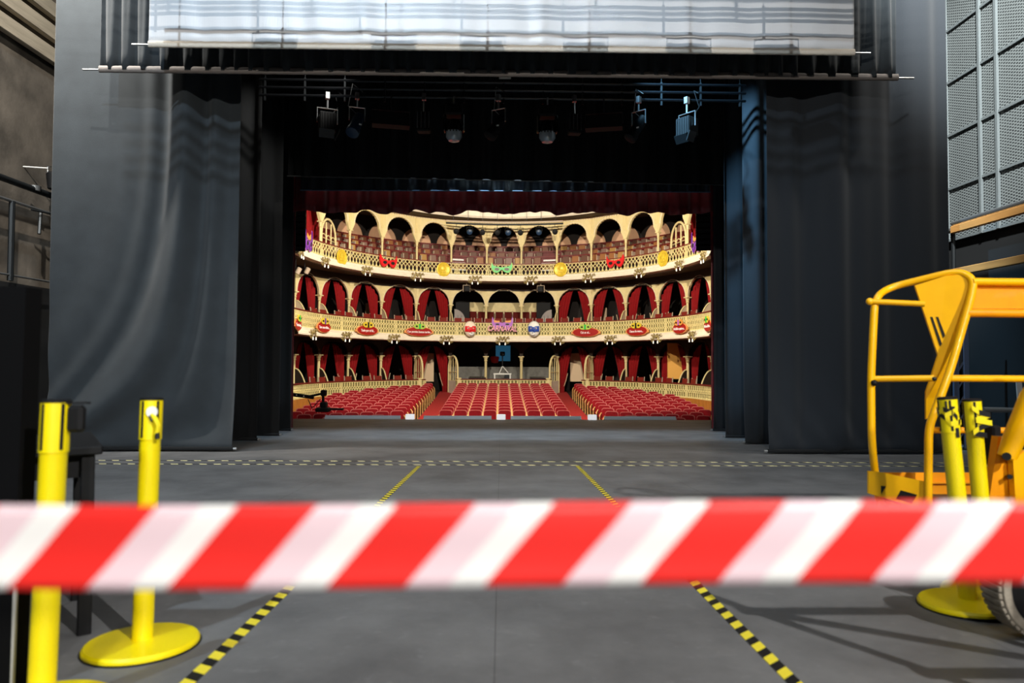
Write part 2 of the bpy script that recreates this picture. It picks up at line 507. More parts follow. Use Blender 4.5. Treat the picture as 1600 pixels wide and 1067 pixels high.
def drape(name, px0, px1, Y, ztop, fold, mtl, label, nu=160, nv=50, hem=True, floorgap=.03, cat='curtain', group=None, xs=None):
    if xs: x0, x1 = xs
    else: x0, x1 = at(px0, 565, Y).x, at(px1, 565, Y).x
    zb = fz(Y)+floorgap
    t_ = empty(name, ((x0+x1)/2, Y, zb), label, cat, group)
    def fn(u, v):
        x = x0+(x1-x0)*u; z = zb+(ztop-zb)*v
        dx, dy = fold(x, z-zb, u)
        return (x+dx-(x0+x1)/2, dy, z-zb)
    MB().grid(fn, nu, nv).build('cloth', mtl, t_, 180, solid=.008)
    if hem:
        b_ = MB(); b_.tube([(x0-(x0+x1)/2-.02, 0, .02), (x1-(x0+x1)/2+.02, 0, .02)], .03, 8)
        b_.build('hem_sleeve', MT['darkdrape'], t_, 40)
        for xx, s_ in ((x0, -1), (x1, 1)):
            xx -= (x0+x1)/2
            b_ = MB(); b_.tube([(xx, 0, .02), (xx+s_*.07, 0, .02)], .022, 8)
            b_.build('hem_pipe_end', MT['steel'], t_, 40)
    return t_

def fold_left(x, h, u):
    hh = max(0, 1-h/5.5)
    s_ = x + 2.1*hh**2.2*smooth01(-x, 3.9, 7.3)
    a = smooth01(s_, -6.3, -4.7)
    y = a*(.15*sin(s_*5.4+1.0)+.09*sin(s_*11.3+.4)+.035*sin(s_*19))
    y += .012*sin(s_*3.1+2)*(1-a)
    y += .06*hh**4*sin(s_*8+hh*7)
    e = smooth01(h, 0, .35)
    return 0, y*(.25+.75*e)
drape('wing_drape', 75, 365, 11.1, 9, fold_left, MT['drape'], 'large black stage drape at front left, folds sweeping down to the left', 260, 80, group='black wing drapes')
def fold_right(x, h, u):
    hh = max(0, 1-h/5.5)
    e = smooth01(h, 0, .25)
    y = .09*sin(x*4.2+.5)*(.4+.6*(1-u))+.035*sin(x*9.1)+.015*sin(x*17)
    y += .05*math.exp(-h*3)*sin(x*14+h*9)
    return -.25*hh*(1-u)*0, y*(.3+.7*e)
drape('wing_drape', 1200, 1484, 10.9, 9, fold_right, MT['drape2'], 'large black stage drape at front right behind the yellow lift', 240, 70, group='black wing drapes')
def mkfold(k, A, ph):
    return lambda x, h, u: (0, (A*sin(x*k+ph)+.4*A*sin(x*k*2.3+ph*2))*(.35+.65*smooth01(h, 0, .4)))
drape('wing_drape', 100, 403, 13.2, 8.8, mkfold(9, .07, 1), MT['darkdrape'], 'second black wing drape from the front on the left', 200, 12, group='black wing drapes')
drape('wing_drape', 150, 437, 14.6, 8.8, mkfold(8, .08, 2.2), MT['darkdrape'], 'third black wing drape from the front on the left', 200, 12, group='black wing drapes')
drape('wing_drape', 230, 455, 16.4, 8.8, mkfold(10, .06, .3), MT['darkdrape'], 'rearmost left black wing drape beside the red proscenium curtain', 200, 12, group='black wing drapes')
drape('wing_drape', 1165, 1468, 12.9, 8.8, mkfold(7, .12, 1.4), MT['drape2'], 'second black wing drape from the front on the right', 200, 12, group='black wing drapes')
drape('wing_drape', 1134, 1420, 14.4, 8.8, mkfold(8, .1, .2), MT['drape2'], 'third black wing drape from the front on the right', 200, 12, group='black wing drapes')
drape('wing_drape', 1114, 1330, 16.9, 8.8, mkfold(9, .1, 2.0), MT['drape2'], 'rearmost right black wing drape beside the red proscenium curtain', 200, 12, group='black wing drapes')

def border(name, pa, pb, Y, ztop, fold, mtl, label, pipe_m, ends=0.3, nu=220, nv=14, hemh=.0, hem_m=None, cat='curtain'):
    """hanging border; pa/pb = pixel of the two ends of its lower hem"""
    A, B = at(pa[0], pa[1], Y), at(pb[0], pb[1], Y)
    mid = (A+B)/2
    t_ = empty(name, mid, label, cat)
    def fn(u, v):
        p = A.lerp(B, u)-mid
        h = v*(ztop-mid.z-p.z)
        dx, dy = fold(u*(B.x-A.x), h, u)
        return (p.x+dx, dy, p.z+h)
    MB().grid(fn, nu, nv).build('cloth', mtl, t_, 180, solid=.006)
    d = (B-A).normalized()
    if hem_m is not None:
        def fh(u, v):
            a_ = v*2*PI
            p = A.lerp(B, u)-mid
            w = .004*sin(u*400)
            return (p.x, cos(a_)*.028+w, p.z+.01+sin(a_)*hemh)
        MB().grid(fh, 150, 10).build('hem_sleeve', hem_m, t_, 180)
    if pipe_m is not None:
        b_ = MB(); b_.tube([A-d*ends-mid, B+d*ends-mid], .016, 8)
        b_.build('hem_pipe', pipe_m, t_, 40)
    return t_
# gathered black border with a hem pipe
border('border_curtain', (155, 109), (1403, 122), 10.5, 9,
       lambda x, h, u: (0, .02+(.045*math.exp(-h*1.6)+.02)*sin(x*23+sin(x*3)*2)+.012*sin(x*51)),
       MT['drape'], 'wide black border curtain with gathered hem hanging behind the white screen', MT['steel'], .25, 700, 14, .055, MT['hem'])
# white projection screen
A_, B_ = at(232, 70, 10.0), at(1335, 82, 10.0)
t = border('projection_screen', (232, 70), (1335, 83), 10.0, 8.5,
           lambda x, h, u: (0, .012*sin(x*7+sin(x*2.3)*2+h*.7)*(.4+.6*sin(x*1.1+1)**2)+.006*sin(x*17+h*2)*math.exp(-h*1.5)),
           MT['screen'], 'white projection screen with silver hem bar across the top', MT['steel'], .24, 300, 20, .05, mat('screen_hem', '#d9d0c2', .6, bump=.3, bscale=40), cat='screen')
# deep black border behind the lighting ladder, and the lower one in front of the valance
border('border_curtain', (450, 275), (1140, 289), 15.0, 9, lambda x, h, u: (0, .07*sin(x*11+sin(x*2))+.03*sin(x*27)), MT['darkdrape'],
       'deep black border curtain hanging behind the row of stage lamps', mat('dull_pipe', '#4a4a48', .5, .5), .02, 300, 8)
border('border_curtain', (470, 297), (1109, 300), 16.3, 9, lambda x, h, u: (0, .06*sin(x*16+sin(x*3))+.02*sin(x*41)), MT['drape2'],
       'narrow blue-black border with steel pipe just above the red valance', mat('blue_pipe', '#4a637c', .6, .2), .02, 300, 8)
# red valance
Yv = 17.6
Av, Bv = at(452, 331, Yv), at(1118, 334, Yv)
t = empty('valance', (Av+Bv)/2, 'dark red pleated valance with scalloped edge across the proscenium top', 'curtain')
def fv(u, v):
    p = Av.lerp(Bv, u)-(Av+Bv)/2
    L = u*(Bv.x-Av.x)
    zb = .035*sin(L*4.2)+.02*sin(L*9.7+1)
    return (p.x, .10*sin(L*9+sin(L*2)*1.5)+.03*sin(L*23), p.z+zb*(1-v)+v*2.2)
MB().grid(fv, 420, 10).build('cloth', MT['valance'], t, 180, solid=.01)
# red proscenium side curtains
for pa, pb, lab in ((430, 459, 'dark red curtain edge at the left of the proscenium opening'), (1112, 1150, 'dark red curtain edge at the right of the proscenium opening')):
    drape('proscenium_curtain', pa, pb, 17.75, 7.4, mkfold(16, .06, 1), MT['valance'], lab, 60, 8, hem=False, group='red proscenium curtains')

# ------------------------------------------------------------------ lighting ladder with lamps
YL = 12.5
def ladder(name, Y, pxa, pxb, ya, yb, gap, label, cat='lighting bar'):
    A, B = at(pxa, ya, Y), at(pxb, yb, Y)
    t_ = empty(name, (A+B)/2, label, cat)
    mid = (A+B)/2
    for k in range(3):
        b_ = MB(); b_.tube([A-mid-Vector((0, 0, gap*k)), B-mid-Vector((0, 0, gap*k))], .026, 8); b_.build('pipe', MT['blackgloss'], t_, 40)
    n = 12
    for k in range(n+1):
        p = A.lerp(B, (k+.15)/(n+.3))-mid
        b_ = MB(); b_.bar(p+Vector((0, 0, .04)), p-Vector((0, 0, gap*2+.1)), .03, .03)
        b_.build('drop_bar', MT['darksteel'], t_)
        b_ = MB(); b_.tube([p+Vector((0, 0, 0)), p+Vector((0, 0, 3))], .006, 5); b_.build('suspension_wire', MT['darksteel'], t_)
    return t_
LD = ladder('lighting_ladder', YL, 405, 1165, 124, 134, .145, 'black three-pipe lighting ladder carrying the row of stage lamps')
pl_ = at(789, 121.5, YL-.05)-LD.location
MB().box(pl_, (.22, .012, .045)).build('label_plate', MT['white'], LD)

def lamp_box(w=.30, h=.34):
    t_ = bpy.data.objects.new('stage_lamp', None); C.objects.link(t_)
    b_ = MB(); b_.box((0, 0, -.55), (w, .3, h), bev=.02)
    for k in range(5): b_.box((-w/2+.05+k*(w-.1)/4, -.155, -.55), (.012, .012, h*.9))
    b_.build('housing', MT['black'], t_)
    b_ = MB(); b_.tube([(-w/2-.03, 0, -.55), (-w/2-.03, 0, -.28), (w/2+.03, 0, -.28), (w/2+.03, 0, -.55)], .012, 6); b_.build('yoke', MT['steel'], t_, 40)
    b_ = MB(); b_.tube([(0, 0, -.28), (0, 0, -.02)], .018, 6); b_.box((0, 0, -.04), (.07, .08, .12)); b_.build('clamp', MT['steel'], t_, 40)
    b_ = MB(); b_.box((-.02, -.14, -.55-h/2-.06), (w*.9, .02, .16), Matrix.Rotation(.5, 3, 'X')); b_.box((w/2+.02, -.1, -.55-h/2-.05), (.02, .2, .18), Matrix.Rotation(.4, 3, 'Y')); b_.build('barn_door', MT['darksteel'], t_)
    b_ = MB(); b_.tube([(.05, .05, -.4), (.2, .1, -.2), (.12, .05, .12), (.25, 0, .02)], .008, 5); b_.build('cable', MT['black'], t_)
    return t_
def lamp_tube(m_):
    t_ = bpy.data.objects.new('stage_lamp', None); C.objects.link(t_)
    R = Matrix.Rotation(.35, 3, 'Y') @ Matrix.Rotation(-.5, 3, 'X')
    b_ = MB(); b_.lathe([(0, .2), (.08, .19), (.1, .1), (.1, -.2), (.12, -.22), (.12, -.32), (.1, -.33)], 14, (0, 0, -.52), R); b_.build('housing', m_, t_, 40)
    b_ = MB(); b_.lathe([(0, 0), (.09, -.01)], 14, (0, 0, -.52), R @ Matrix.Translation((0, 0, -.3)).to_3x3()); 
    b_ = MB(); b_.tube([(-.14, 0, -.5), (-.14, 0, -.25), (.14, 0, -.25), (.14, 0, -.5)], .012, 6); b_.build('yoke', MT['steel'], t_, 40)
    b_ = MB(); b_.tube([(0, 0, -.25), (0, 0, -.02)], .018, 6); b_.box((0, 0, -.04), (.07, .08, .12)); b_.build('clamp', MT['steel'], t_, 40)
    b_ = MB(); b_.box((.05, -.13, -.6), (.05, .01, .025)); b_.build('sticker', MT['white'], t_)
    b_ = MB(); b_.tube([(.05, .05, -.4), (-.15, .1, -.2), (-.08, .05, .2), (.1, 0, .05)], .007, 5); b_.build('cable', MT['steel'], t_)
    return t_
def lamp_head():
    t_ = bpy.data.objects.new('moving_head_lamp', None); C.objects.link(t_)
    b_ = MB(); b_.box((0, 0, -.3), (.32, .28, .2), bev=.03); b_.build('base', MT['black'], t_)
    b_ = MB(); b_.box((-.17, 0, -.52), (.05, .16, .32), bev=.02); b_.box((.17, 0, -.52), (.05, .16, .32), bev=.02); b_.build('yoke', MT['blackgloss'], t_)
    b_ = MB(); b_.lathe([(0, .14), (.1, .13), (.14, .02), (.15, -.08)], 16, (0, 0, -.6)); b_.build('head', MT['blackgloss'], t_, 40)
    b_ = MB(); b_.lathe([(.15, -.08), (.15, -.18), (.1, -.25), (0, -.26)], 16, (0, 0, -.6)); b_.build('lens_hood', MT['lens'], t_, 40)
    b_ = MB()
    for k in range(-2, 3): b_.box((k*.055, -.148, -.69), (.018, .012, .05))
    b_.build('vent', MT['black'], t_)
    b_ = MB(); b_.tube([(0, 0, -.2), (0, 0, -.02)], .018, 6); b_.build('clamp', MT['steel'], t_, 40)
    return t_
def lamp_bars():
    t_ = bpy.data.objects.new('stage_lamp', None); C.objects.link(t_)
    b_ = MB(); b_.box((0, 0, -.52), (.24, .2, .36), bev=.02); b_.build('housing', MT['black'], t_)
    for k in range(4):
        b_ = MB(); b_.box((-.105+k*.07, -.11, -.5), (.012, .014, .3)); b_.build('fin', MT['steel'], t_)
    b_ = MB(); b_.tube([(0, 0, -.34), (0, 0, -.02)], .018, 6); b_.box((0, 0, -.04), (.07, .08, .12)); b_.build('clamp', MT['steel'], t_, 40)
    return t_
def lamp_wide():
    t_ = bpy.data.objects.new('floodlight', None); C.objects.link(t_)
    b_ = MB(); b_.prism([(-.34, -.6), (.34, -.6), (.28, -.38), (-.28, -.38)], (0, .12, 0), (1, 0, 0), (0, 0, 1), .24); b_.build('housing', MT['black'], t_)
    b_ = MB(); b_.tube([(-.34, 0, -.5), (-.34, 0, -.3), (.34, 0, -.3), (.34, 0, -.5)], .01, 6); b_.build('yoke', MT['darksteel'], t_, 40)
    b_ = MB(); b_.tube([(0, 0, -.3), (0, 0, -.02)], .018, 6); b_.build('clamp', MT['darksteel'], t_, 40)
    return t_
lamps = [(513, lamp_box, .35, 'square black stage lamp with barn doors, leftmost on the lighting ladder'),
         (559, lambda: lamp_tube(MT['bluelamp']), .3, 'dark blue tubular stage lamp, second from left on the lighting ladder'),
         (612, lamp_wide, .2, 'wide black floodlight, third from left on the lighting ladder'),
         (663, lamp_bars, .0, 'black lamp with pale vertical fins, left of the lighting ladder middle'),
         (710, lamp_head, 0, 'moving head lamp with silver dome, left of the two on the ladder'),
         (779, lambda: lamp_tube(MT['black']), -.5, 'black tubular lamp with white sticker at the middle of the ladder'),
         (855, lamp_head, 0, 'moving head lamp with silver dome, right of the two on the ladder'),
         (897, lamp_bars, .1, 'black lamp with pale vertical fins, right of the lighting ladder middle'),
         (943, lamp_wide, -.2, 'wide black floodlight, third from right on the lighting ladder'),
         (997, lambda: lamp_tube(MT['black']), -.7, 'black tubular lamp with bright fittings, second from right on the ladder'),
         (1072, lamp_box, -.9, 'square black stage lamp, rightmost on the lighting ladder')]
for px, fn, rz, lab in lamps:
    o = fn()
    p = at(px, 149+(px-405)*.0132, YL)
    o.location = (p.x, YL-.05, p.z+.03); o.rotation_euler = (0, 0, rz)
    tag(o, lab, 'stage light', 'lamps on the lighting ladder')

# second ladder nearer, above the frame: its pipes throw the bars of shade on the screen
def shade_ladder(y, x0, x1, zs, label, lanterns):
    t_ = empty('lighting_ladder', (0, y, zs[-1]), label, 'lighting bar')
    for z in zs:
        b_ = MB(); b_.tube([(x0, 0, z-zs[-1]), (x1, 0, z-zs[-1])], .026, 8); b_.build('pipe', MT['blackgloss'], t_, 40)
    for x in [x0+.2+(x1-x0-.4)*k/7 for k in range(8)]:
        b_ = MB(); b_.box((x, 0, (zs[0]-zs[-1])/2), (.03, .03, zs[0]-zs[-1]+.1)); b_.build('drop_bar', MT['darksteel'], t_)
        b_ = MB(); b_.tube([(x, 0, zs[0]-zs[-1]), (x, 0, 14.4-zs[-1])], .006, 5); b_.build('suspension_wire', MT['darksteel'], t_)
    for x in lanterns:
        b_ = MB(); b_.prism([(-.3, -.26), (.3, -.26), (.26, -.15), (-.26, -.15)], (x, -.1, 0), (1, 0, 0), (0, 0, 1), -.2)
        b_.tube([(x-.3, 0, -.2), (x-.3, 0, -.06), (x+.3, 0, -.06), (x+.3, 0, -.2)], .012, 6); b_.build('hanging_lamp', MT['black'], t_)
    return t_
shade_ladder(8.6, -5.0, 5.0, (6.56, 6.40, 6.205), 'lighting ladder hanging in front of the white screen, its bars shading it', (-3.2, -1.6, -.4, 1.0, 2.4, 3.6))
shade_ladder(6.0, -5.85, 5.6, (7.55, 7.37, 7.19, 7.02), 'lighting ladder hanging in front of the wing drapes, its bars shading them', ())

# ------------------------------------------------------------------ foreground: barrier tape, bollards, table, flat
Yt = .62
x265, z915 = at(265, 915, Yt).x, at(265, 915, Yt).z
per = 241.5*Yt/F
kz = -110/130
q0 = x265+kz*z915
MT['barrier'] = stripes('barrier_stripes', 1, 0, kz, per, q0, [(0, '#ee2a24'), (.5, '#ecd0d6'), (.77, '#f4f2ee')], .45)
zt0, zt1 = at(800, 916, Yt).z, at(800, 786, Yt).z
b = MB()
def ft(u, v):
    x = -1.6+3.2*u
    return (x, Yt+.002*sin(x*5)+.0015*sin(v*6+x*2), zt0+(zt1-zt0)*v + .002*sin(x*5)-.004*(x-.02)*0)
b.grid(ft, 120, 8)
o = b.build('barrier_tape', MT['barrier'], None, 180, solid=.0006)
tag(o, 'red and white striped barrier tape stretched across the foreground', 'barrier tape')

def bollard(px, py_base, ytop_h, tilt, label, belt=None, sidebox=False):
    P = onfloor(px, py_base)
    t_ = empty('bollard', P, label, 'bollard', 'yellow belt bollards')
    n = Vector((0, SL, 1)).normalized()
    t_.rotation_euler = (math.atan(SL)*-1, tilt, 0)
    b_ = MB(); b_.lathe([(0, .002), (.20, .002), (.206, .006), (.206, .016), (.198, .026), (.08, .034), (0, .034)], 48); b_.build('base', MT['yellow'], t_, 35)
    b_ = MB(); b_.lathe([(.195, 0), (.211, 0), (.211, .006), (.195, .006)], 48); b_.build('rubber_rim', MT['black'], t_, 35)
    b_ = MB(); b_.lathe([(.038, .03), (.038, .81), (.0385, .812)], 32); b_.build('post', MT['yellow'], t_, 35)
    b_ = MB(); b_.lathe([(.0415, .80), (.0415, .96), (.0, .962)], 32); hd_ = b_.build('head', MT['yellow'], t_, 35)
    b_ = MB(); b_.lathe([(.0425, .955), (.0425, .963), (.036, .967), (0, .967)], 32); b_.build('cap', MT['black'], hd_, 35)
    for a in (-PI/2-.35, -PI/2+1.05, PI-.15, PI/2+.4):
        R = Matrix.Rotation(a+PI/2, 4, 'Z')
        b_ = MB(); b_.box((0, -.0405, .88), (.011, .006, .145), None, 0, R, bev=.002)
        b_.build('slot', MT['black'], hd_)
    if sidebox:
        b_ = MB(); b_.box((.066, 0, .905), (.05, .035, .085), bev=.01); b_.box((.066, 0, .955), (.07, .028, .006)); b_.build('belt_latch', MT['black'], t_)
    return t_
bollard(222, 1010, 0, -.002, 'yellow bollard on its round base left of the taped floor lane')
T_b = bpy.data.objects['bollard']
b = MB(); b.lathe([(.012, -.004), (.022, -.004), (.022, .004), (.012, .004)], 16, (.026, -.046, .91), Matrix.Rotation(PI/2, 3, 'X')); b.build('belt_ring', MT['white'], T_b, 35)
b = MB(); b.tube([(.026, -.046, .90), (.04, -.05, .885), (.052, -.045, .86), (.05, -.045, .835), (.04, -.045, .82)], [.008, .01, .011, .01, .005], 8)
b.build('belt_end', MT['tapeyellow'], T_b, 40)
b = MB(); b.tube([(.02, -.047, .895), (.03, -.048, .875)], .007, 6); b.build('belt_stripe', MT['tapeblack'], T_b, 40); b = MB(); b.tube([(.048, -.045, .828), (.05, -.044, .805)], .009, 6); b.build('belt_stripe', MT['tapeblack'], T_b, 40)
bollard(63, 1118, 0, -.001, 'yellow bollard nearest the camera beside the black flat', sidebox=True)
T1 = bollard(1513, 950, 0, -.062, 'right-hand yellow bollard in front, bound with yellow and black tape')
T2 = bollard(1545, 928, 0, -.045, 'right-hand yellow bollard behind, wrapped with folded hazard tape')
T1.location.z += .012
def wrap(t_, zs, m1, m2, seed):
    rnd = random.Random(seed)
    b_ = MB()
    pts = []
    for k in range(26):
        a = k*.62+rnd.random()*.2-PI*.8
        z = zs+.035*sin(k*.8)+rnd.random()*.012
        pts.append((a, z))
    for i in range(len(pts)-1):
        a0, z0 = pts[i]; a1, z1 = pts[i+1]
        r = .0445+.002*rnd.random()
        vs = [(r*cos(a0), r*sin(a0), z0-.011), (r*cos(a1), r*sin(a1), z1-.011), (r*cos(a1)*1.03, r*sin(a1)*1.03, z1+.011), (r*cos(a0)*1.03, r*sin(a0)*1.03, z0+.011)]
        b_.add(vs, [(0, 1, 2, 3)], (i//2) % 2)
    return b_.build('hazard_tape', [m1, m2], t_, None, solid=.002)
wrap(T1, .87, MT['tapeyellow'], MT['tapeblack'], 1)
for c_, d_ in (((-.004, -.043, .91), (.016, .004, .025)), ((.006, -.041, .80), (.016, .004, .045)), ((-.03, -.035, .93), (.008, .004, .04))):
    MB().box(c_, d_).build('black_mark', MT['tapeblack'], T1)
# folded zig-zag ribbon on the rear bollard
b = MB()
zz = [(-.035, .925), (.0, .90), (.055, .885), (-.02, .862), (.058, .845), (-.01, .82), (-.04, .80), (.03, .785)]
for i in range(len(zz)-1):
    (xa, za), (xb, zb) = zz[i], zz[i+1]
    y = -.046-.003*(i % 2)
    b.add([(xa, y, za-.013), (xb, y, zb-.013), (xb, y, zb+.013), (xa, y, za+.013)], [(0, 1, 2, 3)], 1 if i in (1, 4, 6) else 0)
b.build('hazard_tape', [MT['tapeyellow'], MT['tapeblack']], T2, None, solid=.003)

# hazard tapes on the floor
def floor_tape(name, pts, w, mtl, label):
    """strip along y or x on the raked floor"""
    (xa, ya), (xb, yb) = pts
    d = Vector((xb-xa, yb-ya, 0)).normalized(); n = Vector((d.y, -d.x, 0))*w/2
    N = 20
    b_ = MB()
    for i in range(N):
        p = Vector((xa, ya, 0)).lerp(Vector((xb, yb, 0)), i/N); q = Vector((xa, ya, 0)).lerp(Vector((xb, yb, 0)), (i+1)/N)
        c = [p-n, p+n, q+n, q-n]
        vs = [(v.x, v.y, fz(v.y)+.0025) for v in c]+[(v.x, v.y, fz(v.y)-.001) for v in c]
        b_.add(vs, [(0, 1, 2, 3), (0, 4, 5, 1), (2, 6, 7, 3), (1, 5, 6, 2), (3, 7, 4, 0)])
    o_ = b_.build(name, mtl)
    return tag(o_, label, 'floor tape', 'hazard tapes on the stage floor')
hz1 = stripes('hazard_lane', .55, 1, 0, .125, 0, [(0, '#f6e33c'), (.52, '#141414')], .5)
hz1b = stripes('hazard_lane_right', -.9, 1, 0, .125, 0, [(0, '#f6e33c'), (.52, '#141414')], .5)
hz2 = stripes('hazard_cross', 1, .6, 0, .19, 0, [(0, '#e9dfa0'), (.5, '#232323')], .5)
pl0, pl1 = onfloor(300, 1062), onfloor(655, 728)
pr0, pr1 = onfloor(1236, 1062), onfloor(902, 728)
floor_tape('hazard_tape', ((pl0.x, 1.2), (pl1.x, pl1.y)), .052, hz1, 'yellow and black hazard tape marking the left side of the floor lane')
floor_tape('hazard_tape', ((pr0.x, 1.2), (pr1.x, pr1.y)), .052, hz1b, 'yellow and black hazard tape marking the right side of the floor lane')
floor_tape('hazard_tape', ((-5.9, 9.72), (6.6, 9.62)), .06, hz2, 'farther striped tape line crossing the stage in front of the drapes')
floor_tape('hazard_tape', ((-5.9, 9.27), (6.6, 9.17)), .06, hz2, 'nearer striped tape line crossing the stage in front of the drapes')

# black flat at the left edge
t = empty('scenery_flat', (-1.9, 2.3, fz(2.3)), 'tall plain black flat at the left edge beside the near bollard', 'flat')
xe_t, xe_b = at(66, 460, 2.35).x, at(40, 1067, 2.35).x
zt_, zb_ = at(66, 452, 2.35).z-fz(2.3), 0.0
b = MB(); b.prism([(-.6, zb_), (xe_b+1.9+.005, zb_), (xe_t+1.9, zt_), (-.6, zt_-.0)], (0, .05, 0), (1, 0, 0), (0, 0, 1), .08); b.build('panel', MT['flat'], t)
b = MB(); b.prism([(xe_b+1.9+.005, .0), (xe_b+1.9+.012, .0), (xe_t+1.9-.004, .60), (xe_t+1.9-.014, .60)], (0, -.02, 0), (1, 0, 0), (0, 0, 1), .012); b.build('edge_strip', mat('grey_edge', '#a9a7a2', .5), t)
b = MB(); b.box((-.2, .25, .35), (.06, .4, .06)); b.bar((-.2, .06, 1.0), (-.2, .5, .05), .05, .03); b.build('brace', MT['black'], t)

# black table at left
pc = onfloor(131, 990)
t = empty('table', pc, 'black wooden table standing behind the two left bollards', 'table')
ang = math.radians(34)
R = Matrix.Rotation(ang, 3, 'Z')
def tl(x, y, z): return R @ Vector((x, y, 0)) + Vector((0, 0, z))
H = .77
XT = R.to_4x4()
b = MB(); b.box((-.55, .28, H-.02), (1.2, .66, .035), None, 0, XT, bev=.006); b.build('tabletop', MT['black'], t)
b = MB(); b.box((-.55, .02, H-.085), (1.1, .025, .095), None, 0, XT); b.box((-.55, .54, H-.085), (1.1, .025, .095), None, 0, XT); b.box((0, .28, H-.085), (.025, .52, .095), None, 0, XT); b.build('apron', MT['black'], t)
for x, y in ((0, 0), (-1.1, 0), (0, .56), (-1.1, .56)):
    b = MB(); b.box((x, y, H/2-.02-SL*y/2), (.05, .05, H-.04+SL*y), None, 0, XT, bev=.004); b.build('leg', MT['black'], t)

# ------------------------------------------------------------------ yellow lift on the right
DB, DA = 3.8, 4.02
lift = empty('access_lift', (2.6, 3.6, fz(3.6)), 'yellow access lift with tubular work platform standing at the right', 'lift')
LO = Vector((2.6, 3.6, fz(3.6)))
def A(px, py, Y): return at(px, py, Y)-LO
def smooth_path(pts, r=3, n=4):
    """round the corners of a polyline"""
    pts = [Vector(p) for p in pts]
    out = [pts[0]]
    for i in range(1, len(pts)-1):
        p, q, s_ = pts[i-1], pts[i], pts[i+1]
        d1 = min(r, (p-q).length*.45); d2 = min(r, (s_-q).length*.45)
        a = q+(p-q).normalized()*d1; c = q+(s_-q).normalized()*d2
        for k in range(n+1):
            u = k/n
            out.append(a*(1-u)**2+q*2*u*(1-u)+c*u*u)
    out.append(pts[-1])
    return out
rt_ = .0215
b = MB()
b.tube(smooth_path([A(1392, 802, 4.05), A(1372, 783, 4.12), A(1362, 690, DA), A(1361, 590, DA), A(1367, 465, DA), A(1390, 449, 4.1), A(1497, 423, 3.86), A(1522, 436, DB), A(1517, 466, DB), A(1486, 575, DB), A(1462, 640, DB), A(1451, 668, DB), A(1450, 800, DB)], .09, 6), rt_, 12)
b.build('platform_end_frame', MT['lift'], lift, 60)
b = MB(); b.tube([A(1360, 471, DA), A(1445, 475, 3.88)], .017, 10); b.ball(A(1359, 471, DA), .022, 6); b.build('end_rail', MT['lift'], lift, 60)
b = MB(); b.tube([A(1364, 592, DA), A(1460, 591, 3.84)], .019, 10); b.build('end_rail', MT['lift'], lift, 60)
b = MB(); b.ball(A(1366, 598, DA-.03), .018, 6); b.build('rail_clip', MT['black'], lift, 60)
# gusset plate
def plate(poly, Yf, th, name, mtl):
    P = [A(x, y, Yf(x)) for x, y in poly]
    n = len(P); off = Vector((0, th, 0))
    b_ = MB()
    b_.add([tuple(p) for p in P]+[tuple(p+off) for p in P],
           [tuple(range(n)), tuple(reversed(range(n, 2*n)))]+[((i+1) % n, i, n+i, n+(i+1) % n) for i in range(n)])
    return b_.build(name, mtl, lift)
yp = lambda x: DB+.28*(1522-x)/160
plate([(1430, 446), (1478, 431), (1510, 428), (1521, 442), (1516, 470), (1484, 582), (1458, 648), (1447, 655), (1447, 612), (1454, 592), (1466, 555)], yp, .012, 'gusset_plate', MT['lift'])
for q in ([(1454, 495), (1457, 495), (1472, 537), (1469, 541)], [(1463, 495), (1466, 495), (1477, 524), (1474, 528)]):
    P = [(x, y) for x, y in q]
    plate(P, lambda x: yp(x)-.004, .004, 'warning_stripe', MT['tapeblack'])
b = MB(); b.ball(A(1460, 592, DB-.03), .012, 6); b.build('bolt', MT['darksteel'], lift, 60)
# long side rails going right
e = A(1600, 440, DB)
XR = 1.3
def side(py, r, Y, x0px, mtl, nm):
    p = A(x0px, py, Y)
    b_ = MB(); b_.tube([p, (XR, p.y, p.z-.004)], r, 12); return b_.build(nm, mtl, lift, 60)
side(440, .022, DB, 1518, MT['lift'], 'top_rail')
b = MB(); p0 = A(1516, 444, DB+.02); p1 = A(1516, 482, DB+.02)
b.box(((p0.x+XR)/2, p0.y+.01, (p0.z+p1.z)/2), (XR-p0.x, .02, p0.z-p1.z)); b.build('side_panel', MT['liftor'], lift)
side(489, .024, DB, 1510, MT['liftor'], 'lower_top_rail')
side(591, .020, DB+.1, 1483, MT['lift'], 'middle_rail')
side(672, .019, DB+.15, 1452, MT['liftor'], 'lower_rail')
b = MB(); b.tube([A(1462, 640, DB), A(1484, 668, DB+.05)], .014, 8); b.build('brace', MT['lift'], lift, 60)
# toe boards and floor of the platform
plate([(1357, 736), (1372, 737), (1449, 753), (1449, 797), (1372, 775), (1357, 771)], lambda x: DB+.2*(1450-x)/90, .015, 'toe_board', MT['lift'])
plate([(1377, 759), (1384, 760), (1377, 772)], lambda x: DB+.2*(1450-x)/90-.005, .004, 'hazard_mark', MT['tapeblack'])
plate([(1408, 766), (1433, 773), (1425, 786), (1401, 779)], lambda x: DB+.2*(1450-x)/90-.005, .004, 'hazard_mark', MT['tapeblack'])
p0, p1 = A(1370, 738, 4.25), A(1370, 800, 4.25)
b = MB(); b.box(((p0.x+XR)/2, p0.y, (p0.z+p1.z)/2), (XR-p0.x, .015, p0.z-p1.z)); b.box(((p0.x+XR)/2, p0.y-.02, p0.z-.06), (XR-p0.x, .02, .008)); b.build('toe_board', MT['liftor'], lift)
p2 = A(1450, 800, DB)
b = MB(); b.box(((p2.x+XR)/2, (p2.y+p0.y)/2, p2.z-.0), (XR-p2.x, abs(p0.y-p2.y), .03)); b.build('platform_floor', MT['darksteel'], lift)
